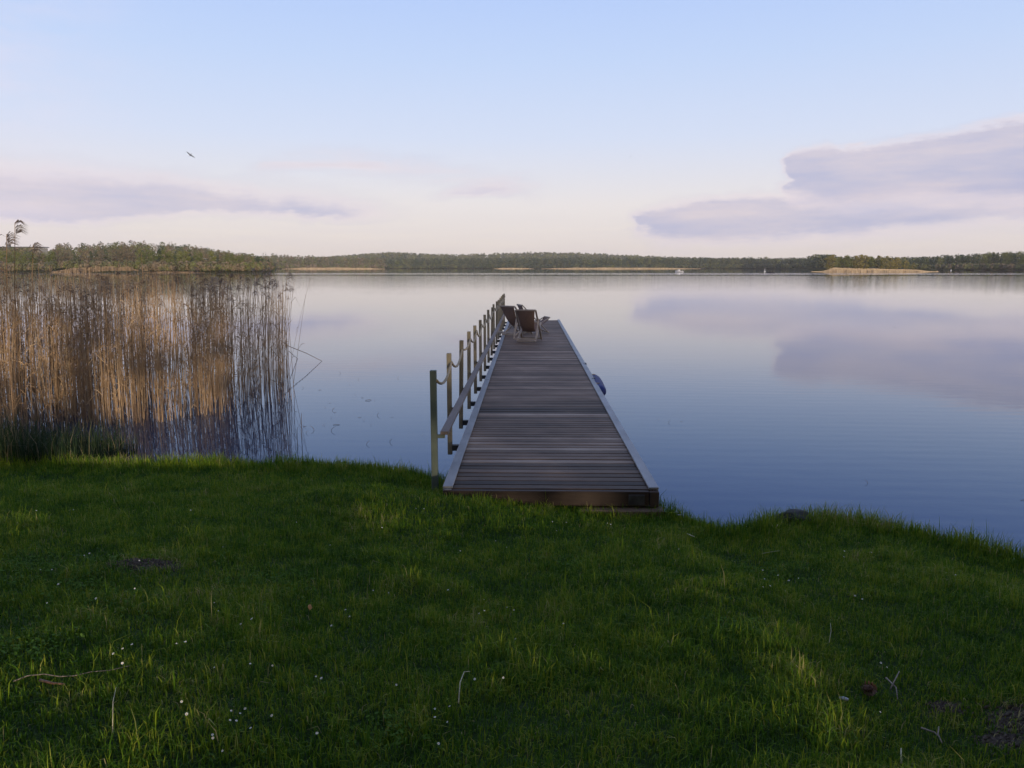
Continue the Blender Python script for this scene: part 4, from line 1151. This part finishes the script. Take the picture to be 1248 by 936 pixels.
# ------------------------------------------------------------------ boats, buoys, birds
def hull(mb, L_, B_, H_, nst=9):
    vs2, fs2 = [], []
    for i in range(nst):
        t = i / (nst - 1); yv = (t - .5) * L_; bw_ = B_ / 2 * (1 - max(0, (t - .45) / .55) ** 2.2) + .02
        sh = H_ * (1 + .35 * max(0, t - .5))
        prof = [(-bw_, sh), (-bw_ * .9, sh * .35), (-bw_ * .35, -.08), (bw_ * .35, -.08), (bw_ * .9, sh * .35), (bw_, sh), (bw_ * .85, sh - .03), (bw_ * .7, .06), (-bw_ * .7, .06), (-bw_ * .85, sh - .03)]
        vs2 += [(a, yv, b) for a, b in prof]
    m = 10
    for i in range(nst - 1):
        for j in range(m):
            j2 = (j + 1) % m; fs2.append((i * m + j, i * m + j2, (i + 1) * m + j2, (i + 1) * m + j))
    fs2 += [tuple(range(m - 1, -1, -1)), tuple(range((nst - 1) * m, nst * m))]
    mb.add(vs2, fs2)
p = at_z(828, 331.6, 0)
b1 = tag(empty('motorboat', p, R(60)), 'small white motorboat far out on the lake, right of the jetty', 'boat')
m_ = MB(); hull(m_, 4.4, 1.7, .65); m_.build('hull', M['whitehull'], b1, True)
m_ = MB(); m_.box((0, .3, .95), (1.2, 1.1, .7), None, .12); m_.build('cabin', M['whitehull'], b1)
m_ = MB(); m_.box((0, .88, 1.05), (1.0, .06, .35)); m_.build('windscreen', M['glass'], b1)
m_ = MB(); m_.box((0, -2.3, .45), (.35, .3, .7), None, .06); m_.build('outboard_motor', M['darkhull'], b1)
def person(loc, rz, label):
    """seated figure as one skinned surface"""
    J_ = {0: (0, 0, .1, .15), 1: (0, 0, .32, .15), 2: (0, .02, .52, .17), 3: (0, .03, .62, .06), 4: (0, .05, .76, .095), 5: (0, .05, .84, .07),
          6: (-.2, .02, .54, .06), 7: (-.25, .12, .34, .048), 8: (-.14, .30, .28, .04), 9: (.2, .02, .54, .06), 10: (.25, .12, .34, .048), 11: (.14, .30, .28, .04),
          12: (-.1, .35, .14, .08), 13: (-.1, .42, -.2, .055), 14: (.1, .35, .14, .08), 15: (.1, .42, -.2, .055)}
    E_ = [(0, 1), (1, 2), (2, 3), (3, 4), (4, 5), (2, 6), (6, 7), (7, 8), (2, 9), (9, 10), (10, 11), (0, 12), (12, 13), (0, 14), (14, 15)]
    me = bpy.data.meshes.new('person'); me.from_pydata([J_[i][:3] for i in range(16)], E_, []); me.update()
    o = link('person', me, M['cloth'], None, loc, (0, 0, rz))
    o.modifiers.new('skin', 'SKIN'); sv = me.skin_vertices[0].data
    for i in range(16): sv[i].radius = (J_[i][3], J_[i][3])
    sv[0].use_root = True
    s = o.modifiers.new('sub', 'SUBSURF'); s.levels = 1; s.render_levels = 1
    return tag(o, label, 'person')
p = at_z(939.5, 332.7, 0)
b2 = tag(empty('rowing_boat', p, R(80)), 'dark rowing boat far out on the lake near the right shore', 'boat')
m_ = MB(); hull(m_, 3.6, 1.4, .42); m_.build('hull', M['darkhull'], b2, True)
for yy in (-.8, .5):
    m_ = MB(); m_.box((0, yy, .30), (1.0, .24, .04)); m_.build('thwart', M['beam'], b2)
person((p.x + .8, p.y, .33), R(80), 'person in dark clothes seated at the left end of the dark rowing boat'.replace('left', 'stern'))
person((p.x - .5, p.y, .33), R(-100), 'person in dark clothes seated nearer the bow of the dark rowing boat')
def buoy(px, py, hgt, label):
    p = at_z(px, py, 0)
    r = tag(empty('marker_buoy', p), label, 'buoy')
    m_ = MB(); m_.tube([(0, 0, -.3), (0, 0, .1), (0, 0, .35), (0, 0, .42)], [.35, .42, .36, .1], 14); m_.build('float', M['whitehull'], r, True)
    m_ = MB(); m_.tube([(0, 0, .4), (0, 0, hgt * .6), (0, 0, hgt)], [.14, .13, .12], 8); m_.build('pole', M['whitehull'], r, True)
buoy(932, 331.0, 1.7, 'white marker buoy left of the dark rowing boat')
buoy(1159, 330.0, 1.2, 'white marker buoy before the wooded right shore')
def bird(px, py, D, s, rz, label, roll=0):
    d_ = ray(px, py); p = Vector((0, 0, HC)) + d_ * (D / d_.y)
    r = tag(empty('bird', p, rz), label, 'bird'); r.rotation_euler = (R(-30), roll, rz); r.scale = (s,) * 3
    m_ = MB(); m_.tube([(0, -.24, 0), (0, -.17, .0), (0, -.05, 0), (0, .08, .01), (0, .17, .02), (0, .21, .02), (0, .26, .01), (0, .30, .005)], [.012, .035, .062, .06, .038, .034, .026, .004], 10); m_.build('body', M['feather'], r, True)
    for s_ in (-1, 1):
        prof = [(.03, .10, .02, .0), (.22, .16, .12, .0), (.45, .08, .10, 0), (.62, -.08, .02, 0)]
        back = [(.03, -.07, .015), (.22, -.02, .11), (.45, -.05, .09), (.62, -.10, .018)]
        top_ = [(a * s_, b, c + .008) for a, b, c, _ in prof] + [(a * s_, b, c + .008) for a, b, c in back]
        bot_ = [(a, b, c - .014) for a, b, c in top_]
        fs2 = []
        for i in range(3): fs2 += [(i, i + 1, i + 5, i + 4), (8 + i, 8 + i + 4, 8 + i + 5, 8 + i + 1), (i, 8 + i, 9 + i, i + 1), (i + 4, i + 5, i + 13, i + 12)]
        fs2 += [(0, 4, 12, 8), (3, 11, 15, 7)]
        m_ = MB(); m_.add(top_ + bot_, fs2); m_.build('wing', M['feather'], r)
    m_ = MB(); m_.add([(-.03, -.2, .006), (.03, -.2, .006), (.06, -.36, 0), (-.06, -.36, 0), (-.03, -.2, -.006), (.03, -.2, -.006)], [(0, 1, 2, 3), (5, 4, 3, 2), (0, 4, 5, 1), (0, 3, 4), (1, 5, 2)]); m_.build('tail', M['feather'], r)
bird(232, 189, 62, .60, R(35), 'dark bird flying over the lake, above the reeds', R(35))
bird(769, 191, 180, .5, R(70), 'tiny distant bird high over the lake, right of centre', R(15))

# ------------------------------------------------------------------ trees behind the viewer: they shade the bank and jetty
PROT['shade'] = ([tree_proto('broad_tree', M['shade_crown'], 60 + i, 17, 12, 3.7, 66, 34, .38, limbs=14) for i in range(2)], 0)
PROT['sparse'] = ([tree_proto('open_tree', M['shade_crown'], 70 + i, 15, 11, 4.0, 170, 2, .28, limbs=14) for i in range(2)], 0)  # unseen trees, crowns thinned so the low sun reaches the reeds
for row, (yy, st) in enumerate(((-28, 7.0), (-37, 7.5))):
    xx = -40 + row * 3.5
    while xx < 78:
        X_, Y_ = xx + random.uniform(-1, 1), yy + random.uniform(-1.5, 1.5)
        sp = 0 < X_ + (Y_ + 28) * .4 < 14.5
        plant('sparse' if sp else 'shade', Vector((X_, Y_, float(ground_z(X_, Y_)))), random.uniform(.72, .9) * (1.12 if sp else 1), 'unseen tree with leaves thinned to let sun reach the reeds, on the bank behind the viewpoint' if sp else 'broad leafy tree on the bank behind the viewpoint', 'thin trees behind the viewpoint' if sp else 'broad trees behind the viewpoint')
        xx += st

PROT['high'] = ([tree_proto('added_shade_tree', M['shade_crown'], 80 + i, 15, 12, 4.8, 80, 60, .36, limbs=12) for i in range(2)], 0)  # unseen crowns added overhead to darken the near lawn
for X_, Y_ in ((-6.5, -5.5), (2.5, -4.2), (10.5, -5.0)):
    plant('high', Vector((X_, Y_, float(ground_z(X_, Y_)))), 1.0, 'unseen tall tree added so its crown darkens the lawn at the viewpoint', 'added shade trees over the viewpoint')

# ------------------------------------------------------------------ evening haze
def haze():
    m, nt_, out = new_mat('haze'); n = N(nt_)
    v = n('ShaderNodeVolumePrincipled'); v.inputs['Color'].default_value = (.97, .94, .93, 1); v.inputs['Density'].default_value = .00010
    v.inputs['Anisotropy'].default_value = 0.0
    n.l(v.outputs[0], out.inputs['Volume'])
    mb = MB(); mb.box((0, 2300, 46), (10800, 5900, 104))
    tag(mb.build('haze', m), 'thin evening haze over the lake', 'haze', kind='stuff')
haze()
